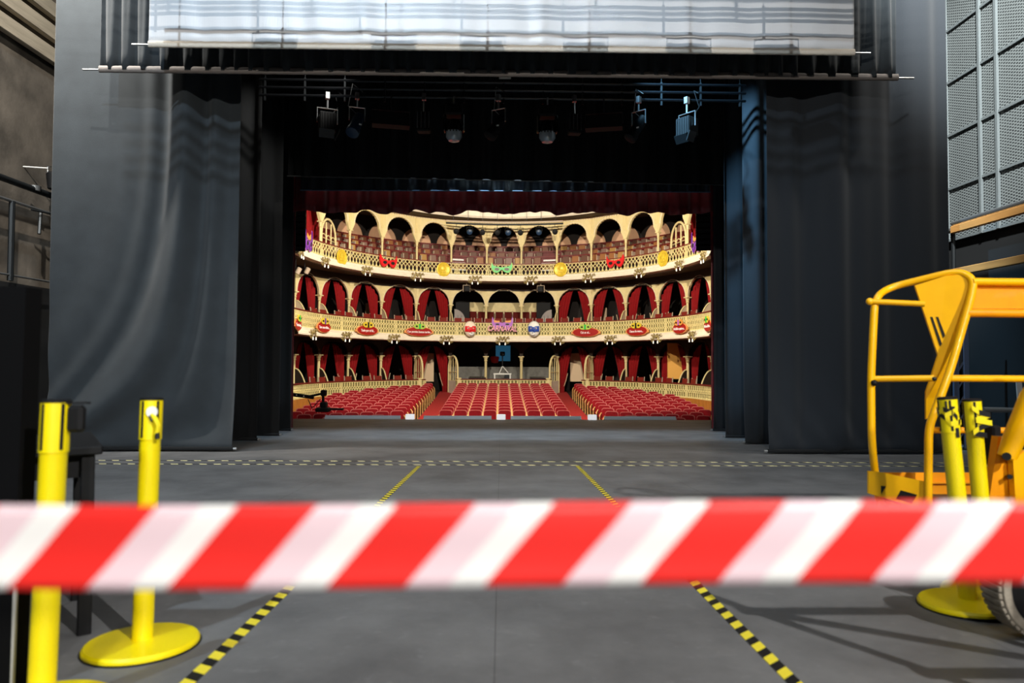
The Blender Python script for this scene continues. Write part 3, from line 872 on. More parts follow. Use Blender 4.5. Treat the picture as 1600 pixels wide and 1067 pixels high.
# lifting arm
plate([(1560, 682), (1592, 684), (1598, 800), (1543, 800)], lambda x: 3.55, .05, 'arm_bracket', MT['liftor'])
b = MB(); b.tube([A(1573, 714, 3.48), A(1583, 688, 3.47), A(1612, 622, 3.4), A(1660, 560, 3.35)], [.045, .05, .055, .06], 12); b.build('lifting_arm', MT['lift'], lift, 50)
b = MB(); b.tube([A(1573, 713, 3.43), A(1573, 713, 3.6)], .02, 12); b.build('pivot_pin', MT['black'], lift, 50)
b = MB(); b.tube([A(1578, 745, 3.5), A(1578, 745, 3.56)], .012, 10); b.build('bolt', MT['darksteel'], lift, 50)
plate([(1583, 720), (1600, 705), (1640, 700), (1640, 800), (1588, 800)], lambda x: 3.5, .04, 'arm_bracket', MT['lift'])
p = A(1549, 695, 3.75); b = MB(); b.box(p, (.05, .1, .22), bev=.01); b.build('hose_box', MT['black'], lift)
# chassis, wheels
def wheel(P, r, w, name='wheel', face=-1):
    b_ = MB()
    R = Matrix.Rotation(PI/2, 3, 'X')
    b_.lathe([(r*.80, -w*.42), (r*.84, -w/2), (r*.95, -w/2), (r, -w*.36), (r, w*.36), (r*.95, w/2), (r*.80, w/2), (r*.80, -w*.42)], 64, P, R)
    for k in range(44):
        a = 2*PI*k/44
        X = Matrix.Translation(P) @ Matrix.Rotation(a, 4, 'Y')
        b_.box((r-.003, 0, 0), (.016, w*.88, .022), None, 0, X, bev=.003)
    w_ = b_.build(name, MT['rubber'], lift, 35)
    b_ = MB(); b_.lathe([(r*.81, -w*.42), (r*.77, -w*.3), (r*.68, -w*.1), (r*.3, -w*.12), (r*.28, -w*.3), (0, -w*.32)], 32, P, Matrix.Rotation(-PI/2, 3, 'X'))
    b_.lathe([(r*.81, -w*.42), (r*.77, -w*.3), (r*.68, -w*.1), (r*.3, -w*.12), (r*.28, -w*.3), (0, -w*.32)], 32, P, Matrix.Rotation(PI/2, 3, 'X'))
    h_ = b_.build('hub', MT['blackgloss'], w_, 35)
    b_ = MB()
    for k in range(5):
        a = 2*PI*k/5+.9
        b_.ball(Vector(P)+Vector((cos(a)*r*.47, -w*.22, sin(a)*r*.47)), .016, 6)
    b_.lathe([(0, -.03), (.035, -.028), (.04, .02)], 14, Vector(P)+Vector((0, -w*.25, 0)), Matrix.Rotation(-PI/2, 3, 'X'))
    b_.build('wheel_nut', mat('brassy_nut', '#9a8250', .4, .6), w_, 40)
    return w_
PW = at(1624, 914, 2.78)
rw = PW.z-fz(2.78)-.012
wheel(PW-LO, rw, .13)
b = MB(); b.box((PW.x-LO.x+.5, PW.y-LO.y+.22, PW.z-LO.z+.05), (.9, .16, .2), bev=.02); b.tube([PW-LO+Vector((0, .05, 0)), PW-LO+Vector((.0, .2, 0)), PW-LO+Vector((.25, .24, .05))], .04, 10); b.build('axle_beam', MT['darksteel'], lift, 40)
b = MB(); b.box((1.1, -.35, .5), (.9, 1.4, .35), bev=.03); b.build('chassis', MT['liftor'], lift)
for x, y in ((1.5, -.85), (.95, .75), (1.5, .75)):
    P = Vector((x, y, rw+.01+fz(y+3.6)-fz(3.6)))
    wheel(P, rw, .13)
b = MB()
b.box((1.1, -.3, 1.15), (.5, .9, 1.0), bev=.04); b.build('mast_housing', MT['lift'], lift)
# unseen lattice added beside the camera to throw its shade across the floor
b = MB()
X_ = -.15
for (x0, z0), (x1, z1) in (((-.15, .35), (1.0, 1.35)), ((-.15, 1.35), (1.0, .35)), ((-.15, .35), (-.15, 1.5)), ((1.0, .35), (1.0, 1.5)), ((-.2, .37), (1.05, .37)), ((-.2, .85), (1.05, .85)), ((-.2, 1.35), (1.05, 1.35)), ((.42, .35), (.42, 1.4))):
    b.bar((x0-.42, -2.0, z0), (x1-.42, -2.0, z1), .03, .05, 0, (0, 1, 0))
b.build('shade_lattice_frame', MT['liftor'], lift)

# ------------------------------------------------------------------ things in the right wing
t = empty('handrail', (8.85, 13.3, fz(13.3)), 'timber-topped tube handrail along the dark right wall', 'railing')
zf = fz(13.3)
pA, pB = at(1532, 352, 13.0), at(1600, 333, 11.6)
for (za, zb_, nm) in ((3.62, 0, 'upper'), (2.78, 0, 'lower')):
    b = MB(); b.box((0, -2.6, za-zf), (.09, 5.0, .14), bev=.01); b.build('timber', MT['timber'], t)
    b = MB(); b.tube([(0, -.1, za-zf), (0, .55, za-zf)], .05, 10); b.build('rail_tube', MT['steel'], t, 40)
    b = MB(); b.ball((0, .45, za-zf), .09, 8); b.build('rail_clamp', MT['steel'], t, 40)
b = MB(); b.tube([(.02, -2.6, 3.74-zf), (.02, -.1, 3.74-zf)], .05, 10); b.build('rail_tube', MT['steel'], t, 40)
b = MB(); b.tube([(.08, 0, 0), (.08, 0, 3.7-zf)], .04, 8); b.build('post', MT['darksteel'], t, 40)
b = MB(); b.box((.1, -2.6, 1.3), (.03, 4.8, 2.5)); b.build('infill_panel', MT['darkwall'], t)
P = at(1503, 690, 11.9)
t = empty('truss_section', (P.x, 11.9, fz(11.9)), 'blue-grey truss section standing upright behind the yellow lift', 'truss')
for dx in (-.09, .09):
    b = MB(); b.box((dx, 0, 1.1), (.1, .04, 2.2), bev=.006); b.build('chord', MT['bluesteel'], t)
b = MB()
for k in range(7):
    b.bar((-.09, 0, .1+k*.3), (.09, 0, .4+k*.3), .02, .02)
b.build('lacing', MT['bluesteel'], t)
MB().box((0, 0, .01), (.4, .3, .02)).build('foot_plate', MT['darksteel'], t)
P = at(1560, 640, 11.0)
t = empty('tube_trolley', (P.x+.35, 11.0, fz(11)), 'grey steel tube frame standing behind the yellow lift arm', 'frame')
zz_ = P.z-fz(11)
b = MB(); b.tube([(-.6, 0, zz_), (.9, 0, zz_-.03)], .045, 10); b.build('crossbar', mat('grey_tube', '#9b9b99', .4, .4), t, 40)
for x in (-.5, .8):
    b = MB(); b.tube([(x, 0, 0), (x, 0, zz_)], .03, 8); b.build('leg', MT['darksteel'], t, 40)
b = MB(); b.box((-.02, -.03, zz_+.28), (.09, .02, .5), Matrix.Rotation(-.06, 3, 'Y')); b.build('upright', MT['white'], t)

# ------------------------------------------------------------------ auditorium
EA, EB, EY, EX = 8.95, 9.5, 29.5, .15
def base(th):
    return Vector((EX+EA*sin(th), EY+EB*cos(th), 0))
def normal(th):
    return Vector((sin(th)/EA, cos(th)/EB, 0)).normalized()
def ring(th, off, z=0):
    """point on the horseshoe, off metres behind the balcony front"""
    p = base(th)+normal(th)*off
    return Vector((p.x, p.y, z))
def rz_of(th):
    n = normal(th)
    return math.atan2(-n.x, n.y)
def th_px(px, off, z=3.0):
    lo, hi = -PI/2-.2, PI/2+.2
    for _ in range(50):
        mid = (lo+hi)/2
        if proj(ring(mid, off, z))[0] < px: lo = mid
        else: hi = mid
    return (lo+hi)/2
def local(th, off, z):
    """4x4 frame: X along the curve to the right, Y outward, Z up"""
    X = Matrix.Rotation(rz_of(th), 4, 'Z'); X.translation = ring(th, off, z)
    return X
def sweep(prof, th0, th1, n, mi=0, mb=None, closed=False):
    """prof = [(off, z)]"""
    mb = mb or MB()
    k = len(prof)
    vs = []
    for i in range(n+1):
        th = th0+(th1-th0)*i/n
        vs += [ring(th, o, z) for o, z in prof]
    fs = []
    kk = k if closed else k-1
    for i in range(n):
        for j in range(kk):
            j2 = (j+1) % k
            fs.append((i*k+j, i*k+j2, (i+1)*k+j2, (i+1)*k+j))
    mb.add(vs, fs, mi)
    return mb
OFFPX = [27.8, 83.2, 137, 191, 241.5, 287.5, 326]
AX = 787
def col_angles(off, z):
    R_ = [th_px(AX+o, off, z) for o in OFFPX]
    return [-a for a in reversed(R_)]+R_
TH = col_angles(1.4, 3)       # recessed arcades, lower tiers
TG = col_angles(.3, 7.5)      # top tier arcade
TMAX = 1.62

# --- floors, walls, ceiling of the auditorium
b = MB()
def afl(y): return -1.73+.0622*(y-26.2)
b.add([(-12, 23.75, -2.0), (12, 23.75, -2.0), (12, 24.4, -1.85), (-12, 24.4, -1.85), (12, 40, afl(40)), (-12, 40, afl(40)), (12, 46, afl(40)+.3), (-12, 46, afl(40)+.3)],
      [(0, 1, 2, 3), (3, 2, 4, 5), (5, 4, 6, 7)])
struct(b.build('floor', MT['brown'], solid=.05))
for name, prof, m_ in (('trim_1', [(0.05, 2.25), (5.6, 2.3), (5.6, 2.2), (0.05, 2.12)], 'soffit'),
                       ('trim_2', [(0.05, 5.6), (5.6, 5.9), (5.6, 5.7), (0.05, 5.5)], 'soffit')):
    struct(sweep(prof, -TMAX, TMAX, 70, closed=True).build(name, MT[m_]))
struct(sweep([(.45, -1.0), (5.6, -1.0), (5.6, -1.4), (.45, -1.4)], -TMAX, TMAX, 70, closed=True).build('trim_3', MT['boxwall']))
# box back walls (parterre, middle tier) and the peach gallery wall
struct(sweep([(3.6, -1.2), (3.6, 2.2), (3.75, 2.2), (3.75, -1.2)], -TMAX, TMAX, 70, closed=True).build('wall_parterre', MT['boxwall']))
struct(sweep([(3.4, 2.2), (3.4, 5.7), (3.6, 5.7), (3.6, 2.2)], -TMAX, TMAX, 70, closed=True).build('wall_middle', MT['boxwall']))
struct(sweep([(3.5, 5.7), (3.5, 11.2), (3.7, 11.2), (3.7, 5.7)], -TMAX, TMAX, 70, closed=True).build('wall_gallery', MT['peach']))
# dark cut-outs shaped as the arcade's shade on the gallery wall, peach between
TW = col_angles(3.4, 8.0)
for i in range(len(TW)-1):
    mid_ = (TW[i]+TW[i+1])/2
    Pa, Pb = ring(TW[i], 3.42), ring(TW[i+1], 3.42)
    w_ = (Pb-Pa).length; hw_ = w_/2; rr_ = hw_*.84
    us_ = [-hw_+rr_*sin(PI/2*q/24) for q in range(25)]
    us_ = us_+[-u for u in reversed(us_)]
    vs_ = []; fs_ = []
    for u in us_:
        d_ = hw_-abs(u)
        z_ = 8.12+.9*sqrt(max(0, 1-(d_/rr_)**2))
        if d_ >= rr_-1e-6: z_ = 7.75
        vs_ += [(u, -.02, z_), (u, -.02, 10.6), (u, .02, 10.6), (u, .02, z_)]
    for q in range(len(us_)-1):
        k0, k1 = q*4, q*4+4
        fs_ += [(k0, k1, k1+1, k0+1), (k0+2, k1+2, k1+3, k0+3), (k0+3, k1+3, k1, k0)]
    o_ = MB().add(vs_, fs_).build('wall_gallery_arch_shade', MT['boxwall'])
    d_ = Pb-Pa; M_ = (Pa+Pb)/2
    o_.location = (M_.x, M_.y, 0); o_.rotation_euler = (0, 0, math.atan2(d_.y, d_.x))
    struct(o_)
# ceiling rim: brown soffit, cream lip
struct(sweep([(.55, 9.1), (-1.1, 8.98), (-1.1, 9.04), (.55, 9.2)], -TMAX, TMAX, 70, closed=True).build('ceiling', MT['soffit']))
struct(sweep([(-1.1, 8.97), (-1.2, 9.06), (-1.24, 9.2), (-1.6, 10.4), (-1.4, 10.4), (-1.1, 9.2)], -TMAX, TMAX, 70, closed=True).build('ceiling', MT['cornice']))
struct(sweep([(.55, 9.1), (3.6, 9.4), (3.6, 9.5), (.55, 9.2)], -TMAX, TMAX, 50, closed=True).build('ceiling', MT['brown']))
# dark frieze beam above the recessed arcades, its dark also giving the balcony shade
struct(sweep([(1.30, 5.16), (1.30, 5.7), (1.5, 5.7), (1.5, 5.23), (1.36, 5.23), (1.36, 5.16)], -TMAX, TMAX, 70, closed=True).build('trim_4', MT['brown']))
struct(sweep([(1.36, 2.0), (1.36, 2.22), (1.5, 2.22), (1.5, 2.0)], -TMAX, TMAX, 70, closed=True).build('trim_5', MT['brown']))

# --- balcony fronts
def bay_edges():
    e_ = [-TMAX]+[a for a in TH if abs(a) < TMAX]+[TMAX]
    return e_
def arclen(t0, t1, off=0, n=20):
    s_ = 0; p = ring(t0, off)
    for i in range(1, n+1):
        q = ring(t0+(t1-t0)*i/n, off); s_ += (q-p).length; p = q
    return s_
def lattice(t0, t1, z0, z1, pitch, style):
    b_ = MB()
    L_ = arclen(t0, t1)
    n = max(2, round(L_/pitch))
    H_ = z1-z0
    def P(s_, z, off):
        return ring(t0+(t1-t0)*s_/n, off, z)
    def strip(pts, w, off=-.015, th=.03):
        # flat ribbon in the curved front, pts (s, z)
        k = len(pts)
        vs = []
        for i, (s_, z) in enumerate(pts):
            a = pts[max(0, i-1)]; c = pts[min(k-1, i+1)]
            dx, dz = (c[0]-a[0])*L_/n, c[1]-a[1]
            l = math.hypot(dx, dz) or 1
            nx, nz = -dz/l*w/2, dx/l*w/2
            for sg, of in ((1, off), (-1, off), (-1, off+th), (1, off+th)):
                vs.append(P(s_+sg*nx*n/L_, z+sg*nz, of))
        fs = []
        for i in range(k-1):
            for j in range(4):
                j2 = (j+1) % 4
                fs.append((i*4+j, i*4+j2, (i+1)*4+j2, (i+1)*4+j))
        b_.add(vs, fs)
    if style == 0:
        for i in range(n+1):
            for sg in (-1, 1):
                pts = []
                for k in range(13):
                    v = k/12
                    # top diamond (upper third) and a long lower leaf
                    if v < .62: s_ = .5*sin(PI*v/.62)*.95
                    else: s_ = -.5*sin(PI*(v-.62)/.38)*.95
                    ss = i+sg*s_
                    if 0 <= ss <= n: pts.append((ss, z0+H_*v))
                if len(pts) > 2: strip(pts, .034)
            if i < n:
                strip([(i+.5, z0), (i+.5, z0+H_*.22)], .05)
    else:
        rows = 3 if style == 1 else 2
        for i in range(n+1):
            for sg in (-1, 1):
                pts = []
                for k in range(rows*6+1):
                    v = k/(rows*6)
                    ss = i+sg*.62*sin(PI*v*rows)
                    if 0 <= ss <= n: pts.append((ss, z0+H_*v))
                if len(pts) > 2: strip(pts, .045)
            for q in range(rows):
                if i < n: strip([(i+.5, z0+H_*(q+.5)/rows-.05), (i+.5, z0+H_*(q+.5)/rows+.05)], .03, -.012, .02)
        for v in (.04, .96):
            strip([(x*.5, z0+H_*v) for x in range(2*n+1)], .05, -.012, .02)
    return b_
TIERS = [('parapet', -.67, -.03, 'parterre', .19, 2), ('balcony', 2.48, 3.21, 'middle', .17, 1), ('balcony', 5.92, 6.55, 'top', .232, 0)]
GAPS = [(TH[4], TH[5]), (TH[8], TH[9])]     # the two aisle doorways of the parterre
edges = bay_edges()
def corn(z0, z1, big):
    if big:
        return [(.05, z0-.02), (-.10, z0), (-.20, z0+.02), (-.20, z0+.09), (-.15, z0+.12), (-.13, z0+.2), (-.07, z0+.24), (-.07, z1), (.03, z1), (.05, z0)]
    return [(.06, z0), (-.03, z0), (-.03, z1), (.06, z1)]
def front(tier, segs, name, label, pitch, style, z0, z1):
    t_ = empty(name, ring(0, 0, z0) if len(segs) > 3 else ring((segs[0][0]+segs[-1][1])/2, 0, z0), label, 'balcony front')
    inv = -t_.location
    def B(mb, nm, m_, par=t_, sm=None):
        o_ = mb.build(nm, m_, par, sm)
        o_.data.transform(Matrix.Translation(inv))
        return o_
    ta, tb = segs[0][0], segs[-1][1]
    n = max(6, int((tb-ta)*30))
    for a, c in segs:
        B(lattice(a, c, z0, z1, pitch, style), 'lattice_panel', MT['creamlat'])
    bk = sweep([(.045, z0), (.045, z1), (.06, z1), (.06, z0)], ta, tb, n, closed=True)
    if style: B(bk, 'backing_panel', MT['creamback'])
    B(sweep([(-.05, z1), (-.05, z1+.045), (.14, z1+.045), (.14, z1)], ta, tb, n, closed=True), 'handrail', MT['redrail'])
    if style == 0:
        B(sweep([(-.02, z1-.02), (-.02, z1+.0), (.03, z1+.0), (.03, z1-.02)], ta, tb, n, closed=True), 'top_bead', MT['cream'])
    if tier > 0:
        B(sweep(corn(z0-.36, z0, True), ta, tb, n, closed=True), 'cornice', MT['cornice'], sm=30)
    else:
        zb_ = -2.0
        B(sweep([(-.02, zb_), (-.02, z0), (.08, z0), (.08, zb_)], ta, tb, n, closed=True), 'plinth_panel', MT['wood'])
    return t_
alls = list(zip(edges[:-1], edges[1:]))
front(2, alls, 'balcony', 'curved cream lattice front of the top gallery with handrail and cornice', .232, 0, 5.92, 6.55)
front(1, alls, 'balcony', 'curved cream lattice front of the middle balcony carrying the red oval signs', .17, 1, 2.48, 3.21)
segL = [s_ for s_ in alls if s_[1] <= GAPS[0][0]+1e-6]
segC = [s_ for s_ in alls if s_[0] >= GAPS[0][1]-1e-6 and s_[1] <= GAPS[1][0]+1e-6]
segR = [s_ for s_ in alls if s_[0] >= GAPS[1][1]-1e-6]
front(0, segL, 'parterre_parapet', 'cream lattice parapet over wood panelling left of the stalls', .19, 2, -.67, -.03)
front(0, segC, 'parterre_parapet', 'short cream lattice parapet behind the centre stalls in front of the booth', .19, 2, -.67, -.03)
front(0, segR, 'parterre_parapet', 'cream lattice parapet over wood panelling right of the stalls', .19, 2, -.67, -.03)

# --- columns and arches
def column_proto(h, r, nm):
    t_ = bpy.data.objects.new('column', None); C.objects.link(t_)
    b_ = MB(); b_.lathe([(r, .12), (r*.95, h*.5), (r*.85, h-.28)], 14); b_.build('shaft', MT['cream'], t_, 40)
    b_ = MB(); b_.lathe([(r*1.5, 0), (r*1.5, .05), (r*1.2, .08), (r, .13)], 14); b_.build('base', MT['cream'], t_, 40)
    b_ = MB(); b_.lathe([(r*.85, h-.29), (r*1.25, h-.26), (r*.95, h-.22), (r*1.3, h-.12), (r*1.7, h-.03), (r*1.7, h), (0, h)], 14)
    b_.box((0, 0, h-.01), (r*3.8, r*3.8, .05)); b_.build('capital', MT['cream'], t_, 40)
    return t_
def arch_mesh(w, zfn, ztop, us, th=.1):
    b_ = MB(); vs = []; fs = []
    for u in us:
        z = min(zfn(u), ztop-.005)
        vs += [(u, -th/2, z), (u, -th/2, ztop), (u, th/2, ztop), (u, th/2, z)]
    for i in range(len(us)-1):
        a, c = i*4, (i+1)*4
        fs += [(a, c, c+1, a+1), (a+1, c+1, c+2, a+2), (a+2, c+2, c+3, a+3), (a+3, c+3, c, a)]
    fs += [(0, 1, 2, 3)]
    k = (len(us)-1)*4; fs += [(k, k+3, k+2, k+1)]
    b_.add(vs, fs)
    return b_
def bay_frame(angles, i, off, z):
    pa, pb = ring(angles[i], off, 0), ring(angles[i+1], off, 0)
    mid = (pa+pb)/2; d = pb-pa
    return Vector((mid.x, mid.y, z)), math.atan2(d.y, d.x), d.length
def vis(th, off, z):
    x = proj(ring(th, off, z))[0]
    return 452 < x < 1122

TN = {0: 'parterre', 1: 'middle tier', 2: 'top gallery'}
for tier, angles, off, zb_, h, r in ((2, TG, .3, 5.95, 1.70, .062), (1, TH, 1.4, 2.3, 1.99, .075), (0, TH, 1.4, -1.0, 2.3, .085)):
    pr = None; k = 0
    for a in angles:
        if not vis(a, off, zb_+h): continue
        k += 1
        lab = f'slim cream column of the {TN[tier]} arcade, {nth(k)} from the left'
        if pr is None:
            pr = column_proto(h, r, tier); pr.location = ring(a, off, zb_); pr.rotation_euler = (0, 0, rz_of(a))
            tag(pr, lab, 'column', f'columns of the {TN[tier]}')
        else:
            dup(pr, ring(a, off, zb_), rz_of(a), lab)
    # arches, one per bay
    k = 0
    for i in range(len(angles)-1):
        P, rz, w = bay_frame(angles, i, off, zb_)
        mx = proj(P+Vector((0, 0, h)))[0]
        if not (440 < mx < 1134): continue
        k += 1
        zc = zb_+h
        hw = w/2
        lab = f'cream arch of the {TN[tier]} arcade, {nth(k)} bay from the left'
        t_ = empty('arcade_arch', (P.x, P.y, 0), lab, 'arch', f'arches of the {TN[tier]}', rz)
        if tier == 2:
            rr = hw*.74; zcen = 8.04
            def zf_(u, rr=rr, zcen=zcen, hw=hw, zc=zc):
                au = abs(u)
                if au <= rr:
                    z = zcen+sqrt(max(0, rr*rr-u*u))*.97
                    ang_ = math.atan2(z-zcen, u)
                    return z+.028*abs(sin(ang_*14))
                f_ = (au-rr)/(hw-.07-rr)
                return zcen-(zcen-zc+.05)*min(1, f_)-.02*abs(sin(f_*9))
            us = [-hw]+[-(hw-.068)+(hw-.068-rr)*q/8 for q in range(8)]
            us += [-rr*cos(PI*q/112) for q in range(113)]
            us += [rr+(hw-.068-rr)*(q+1)/8 for q in range(8)]+[hw]
            ztop = 9.12
            arch_mesh(w, zf_, ztop, us, .12).build('spandrel', MT['cream'], t_)
            b_ = MB()
            pts = [(-(rr+.05)*cos(PI*q/24), -.07, zcen+.02+(rr+.06)*sin(PI*q/24)*.97) for q in range(25)]
            b_.tube(pts, .018, 6); b_.build('arch_moulding', MT['cornice'], t_, 60)
            b_ = MB(); b_.box((0, -.08, 9.06), (w, .06, .1)); b_.box((0, -.1, 9.02), (w, .05, .03))
            for q in range(14): b_.box((-hw+(q+.5)*w/14, -.1, 8.97), (.05, .05, .05))
            b_.build('entablature', MT['cornice'], t_)
            b_ = MB()
            for sx in (-1, 1):
                for dx in (.05, .13): b_.box((sx*(hw-dx), -.07, 8.55), (.02, .03, .9))
            b_.build('pilaster_strip', MT['cream'], t_)
        else:
            ztop = zc+1.12
            hh_ = .95 if tier == 1 else .75
            def zf_(u, hw=hw, zc=zc, hh_=hh_):
                a_ = min(1, abs(u)/(hw-.075))
                return zc-.02+hh_*sqrt(max(0, 1-a_*a_))+.02*abs(sin(a_*16))
            us = [-hw]+[-(hw-.075)*cos(PI*q/60) for q in range(61)]+[hw]
            arch_mesh(w, zf_, 5.22 if tier == 1 else 2.05, us, .1).build('spandrel', MT['cream'] if tier else MT['brown'], t_)  # parterre arches browned in place of the shade under the balcony
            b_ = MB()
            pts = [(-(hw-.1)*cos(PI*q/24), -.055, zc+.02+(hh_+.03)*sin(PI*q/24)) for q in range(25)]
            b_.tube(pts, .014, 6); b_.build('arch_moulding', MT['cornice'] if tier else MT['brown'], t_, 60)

# --- box curtains
def curtain_mesh(hw, zb, zt, side, tie):
    """one curtain: outer edge at side*hw, inner edge swept back"""
    b_ = MB()
    H_ = zt-zb
    def fn(u, v):
        inner = .10*hw + (hw*.62)*(1-v)**.8 if v > tie else (.10+.62*(1-tie)**.8)*hw+.02
        inner = min(inner, hw*.74)
        x = side*(hw*.97-(hw*.97-inner)*u)
        arch = 0
        z = zb+H_*v
        if v > .8:
            lim = zb+H_*(.62+.38*sqrt(max(0, 1-(abs(x)/hw)**2)))
            z = zb+H_*.8+(lim-(zb+H_*.8))*(v-.8)/.2 if lim > zb+H_*.8 else zb+H_*.8+(lim-zb-H_*.8)*(v-.8)/.2
        return (x, .05*sin(u*26+v*2*side)+.02*sin(u*51), z)
    b_.grid(fn, 30, 16)
    return b_
def curtains(tier, angles, off, zb, zt, bays, tiername):
    L_ = {}
    k = 0
    for i in bays:
        P, rz, w = bay_frame(angles, i, off, zb)
        mx = proj(P+Vector((0, 0, 1)))[0]
        if not (440 < mx < 1134): continue
        k += 1
        for side, sn in ((-1, 'left'), (1, 'right')):
            px = proj(P+Vector((cos(rz)*side*w*.3, sin(rz)*side*w*.3, 1)))[0]
            if not (456 < px < 1116): continue
            t_ = empty('curtain', P, f'{sn} half of the red curtain in the {nth(k)} {tiername} curtained arch from the left', 'curtain', f'red box curtains of the {tiername}', rz)
            curtain_mesh(w/2-.06, 0, zt-zb, side, .18).build('cloth', MT['redcurtain'], t_, 180, solid=.01)
            if (i+tier+(side > 0)) % 3 != 1:
                b_ = MB(); b_.tube([(side*w*.2, -.08, (zt-zb)*.46), (side*w*.24, -.09, (zt-zb)*.33), (side*w*.3, -.09, (zt-zb)*.2)], .022, 6)
                b_.build('tie_cord', MT['door'], t_, 60)
side_bays = [0, 1, 2, 3, 4, 8, 9, 10, 11, 12]
curtains(1, TH, 1.62, 2.35, 5.2, side_bays, 'middle tier')
curtains(0, TH, 1.62, -1.0, 1.9, side_bays, 'parterre')
# red end curtains beside the gallery
for s_, nm in ((-1, 'left'), (1, 'right')):
    a = TG[0] if s_ < 0 else TG[-1]
    a2 = th_px(488 if s_ < 0 else 1087, .9, 8)
    t_ = empty('curtain', ring(a2, .9, 6.3), f'red curtain hanging at the {nm} end of the top gallery', 'curtain', 'gallery end curtains', rz_of(a2))
    b_ = MB(); b_.grid(lambda u, v: (-.45+.9*u, .05*sin(u*30), 2.7*v), 30, 4); b_.build('cloth', MT['redcurtain'], t_, 180, solid=.01)

# --- partitions between boxes (radial, rounded)
def partition(tier, a, zb, ztop, lab, grp):
    X = ring(a, 0, zb)
    t_ = empty('box_partition', X, lab, 'partition', grp, rz_of(a))
    pts = [(.72+.62*q/16, (ztop-zb)*.45+(ztop-zb)*.55*sin(PI/2*min(1, (q/16)*1.1))**.8) for q in range(17)]
    poly = [(.74, 0)]+[(p[0]+.02, p[1]) for p in pts[1:]]+[(1.37, 0)]
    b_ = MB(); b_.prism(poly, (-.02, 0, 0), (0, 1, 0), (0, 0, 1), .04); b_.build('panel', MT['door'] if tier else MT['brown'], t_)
    b_ = MB(); b_.tube([(0, p[0]+.02, p[1]) for p in pts], .035, 8); b_.build('rim', MT['cream'], t_, 60)
for tier, zb, zt in ((1, 2.3, 3.85), (0, -1.0, .62)):
    k = 0
    for i, a in enumerate(TH):
        if i in (6, 7): continue
        if tier == 0 and i in (4, 5, 8, 9): continue
        if not vis(a, .7, zt): continue
        k += 1
        partition(tier, a, zb, zt, f'rounded cream partition between {TN[tier]} boxes, {nth(k)} from the left', f'box partitions of the {TN[tier]}')

# --- chairs in boxes
def chair_proto(h, name='box_chair', tall=False):
    t_ = bpy.data.objects.new(name, None); C.objects.link(t_)
    b_ = MB(); b_.box((0, .2, h*.72), (.42, .06, h*.5), Matrix.Rotation(-.1, 3, 'X'), bev=.02); b_.build('backrest', MT['chairred'], t_)
    b_ = MB(); b_.box((0, 0, .43), (.42, .42, .09), bev=.02); b_.build('seat', MT['chairred'], t_)
    b_ = MB()
    for sx in (-1, 1):
        b_.box((sx*.225, .22, h*.5), (.03, .04, h), Matrix.Rotation(-.1, 3, 'X'))
        b_.box((sx*.2, -.18, .2), (.035, .035, .4))
    b_.build('frame', MT['gframe'] if not tall else MT['redrail'], t_)
    return t_
MT['chairred'] = mat('red_brown_leather', '#7d261a', .65, spec=.2)
MT['chairdark'] = mat('dark_red_leather', '#5c1812', .75, spec=.12)
pr = chair_proto(1.12)
def run_chairs(proto, tier, off, z, segs, pitch, labf, grp, lo=462, hi=1108):
    spots = []
    for t0, t1 in segs:
        L_ = arclen(t0, t1, off)
        n = int(L_/pitch)
        for i in range(n):
            th = t0+(t1-t0)*(i+.5)/n
            x, y = proj(ring(th, off, z+.8))
            if lo < x < hi: spots.append(th)
    spots.sort()
    for k, th in enumerate(spots):
        jit = random.uniform(-.12, .12)
        lab = labf(k+1)
        if proto[0] is not None and not proto[1]:
            o_ = proto[0]; proto[1] = True
            o_.location = ring(th, off, z); o_.rotation_euler = (0, 0, rz_of(th)+jit)
            tag(o_, lab, 'chair', grp)
        else:
            o_ = dup(proto[0], ring(th, off, z), rz_of(th)+jit, lab, grp)
P1 = [pr, False]
def seg_bays(lst, mar=.05):
    return [(TH[i]+mar*(TH[i+1]-TH[i]), TH[i+1]-mar*(TH[i+1]-TH[i])) for i in lst]
run_chairs(P1, 1, .5, 2.42, seg_bays(side_bays, .12), .52, lambda k: f'red box chair just behind the middle balcony rail, {nth(k)} from the left', 'chairs behind the middle balcony rail')
run_chairs(P1, 0, .5, -.88, seg_bays([0, 1, 2, 3, 9, 10, 11, 12], .12), .52, lambda k: f'red box chair just behind the parterre parapet, {nth(k)} from the left', 'chairs behind the parterre parapet')
pr2 = chair_proto(1.45, 'high_back_chair', True)
pr2.children[0].data = pr2.children[0].data
for ch in pr2.children:
    if ch.name.startswith(('backrest', 'seat')):
        ch.data.materials.clear(); ch.data.materials.append(MT['chairdark'])
P2 = [pr2, False]
run_chairs(P2, 1, 2.3, 2.62, [(TH[5]+.35*(TH[6]-TH[5]), TH[7]+.65*(TH[8]-TH[7]))], .50, lambda k: f'dark red high-backed chair in the open centre of the middle tier, {nth(k)} from the left', 'high-backed chairs in the centre box')
run_chairs(P1, 1, .55, 2.42, [(TH[5], TH[8])], .56, lambda k: f'red chair at the rail of the open centre box, {nth(k)} from the left', 'chairs at the centre box rail')
# cream back wall of the open centre box
struct(sweep([(2.95, 2.3), (2.95, 4.62), (3.05, 4.62), (3.05, 2.3)], TH[5]+.3*(TH[6]-TH[5]), TH[7]+.7*(TH[8]-TH[7]), 20, closed=True).build('wall_centre_box', MT['cream']))
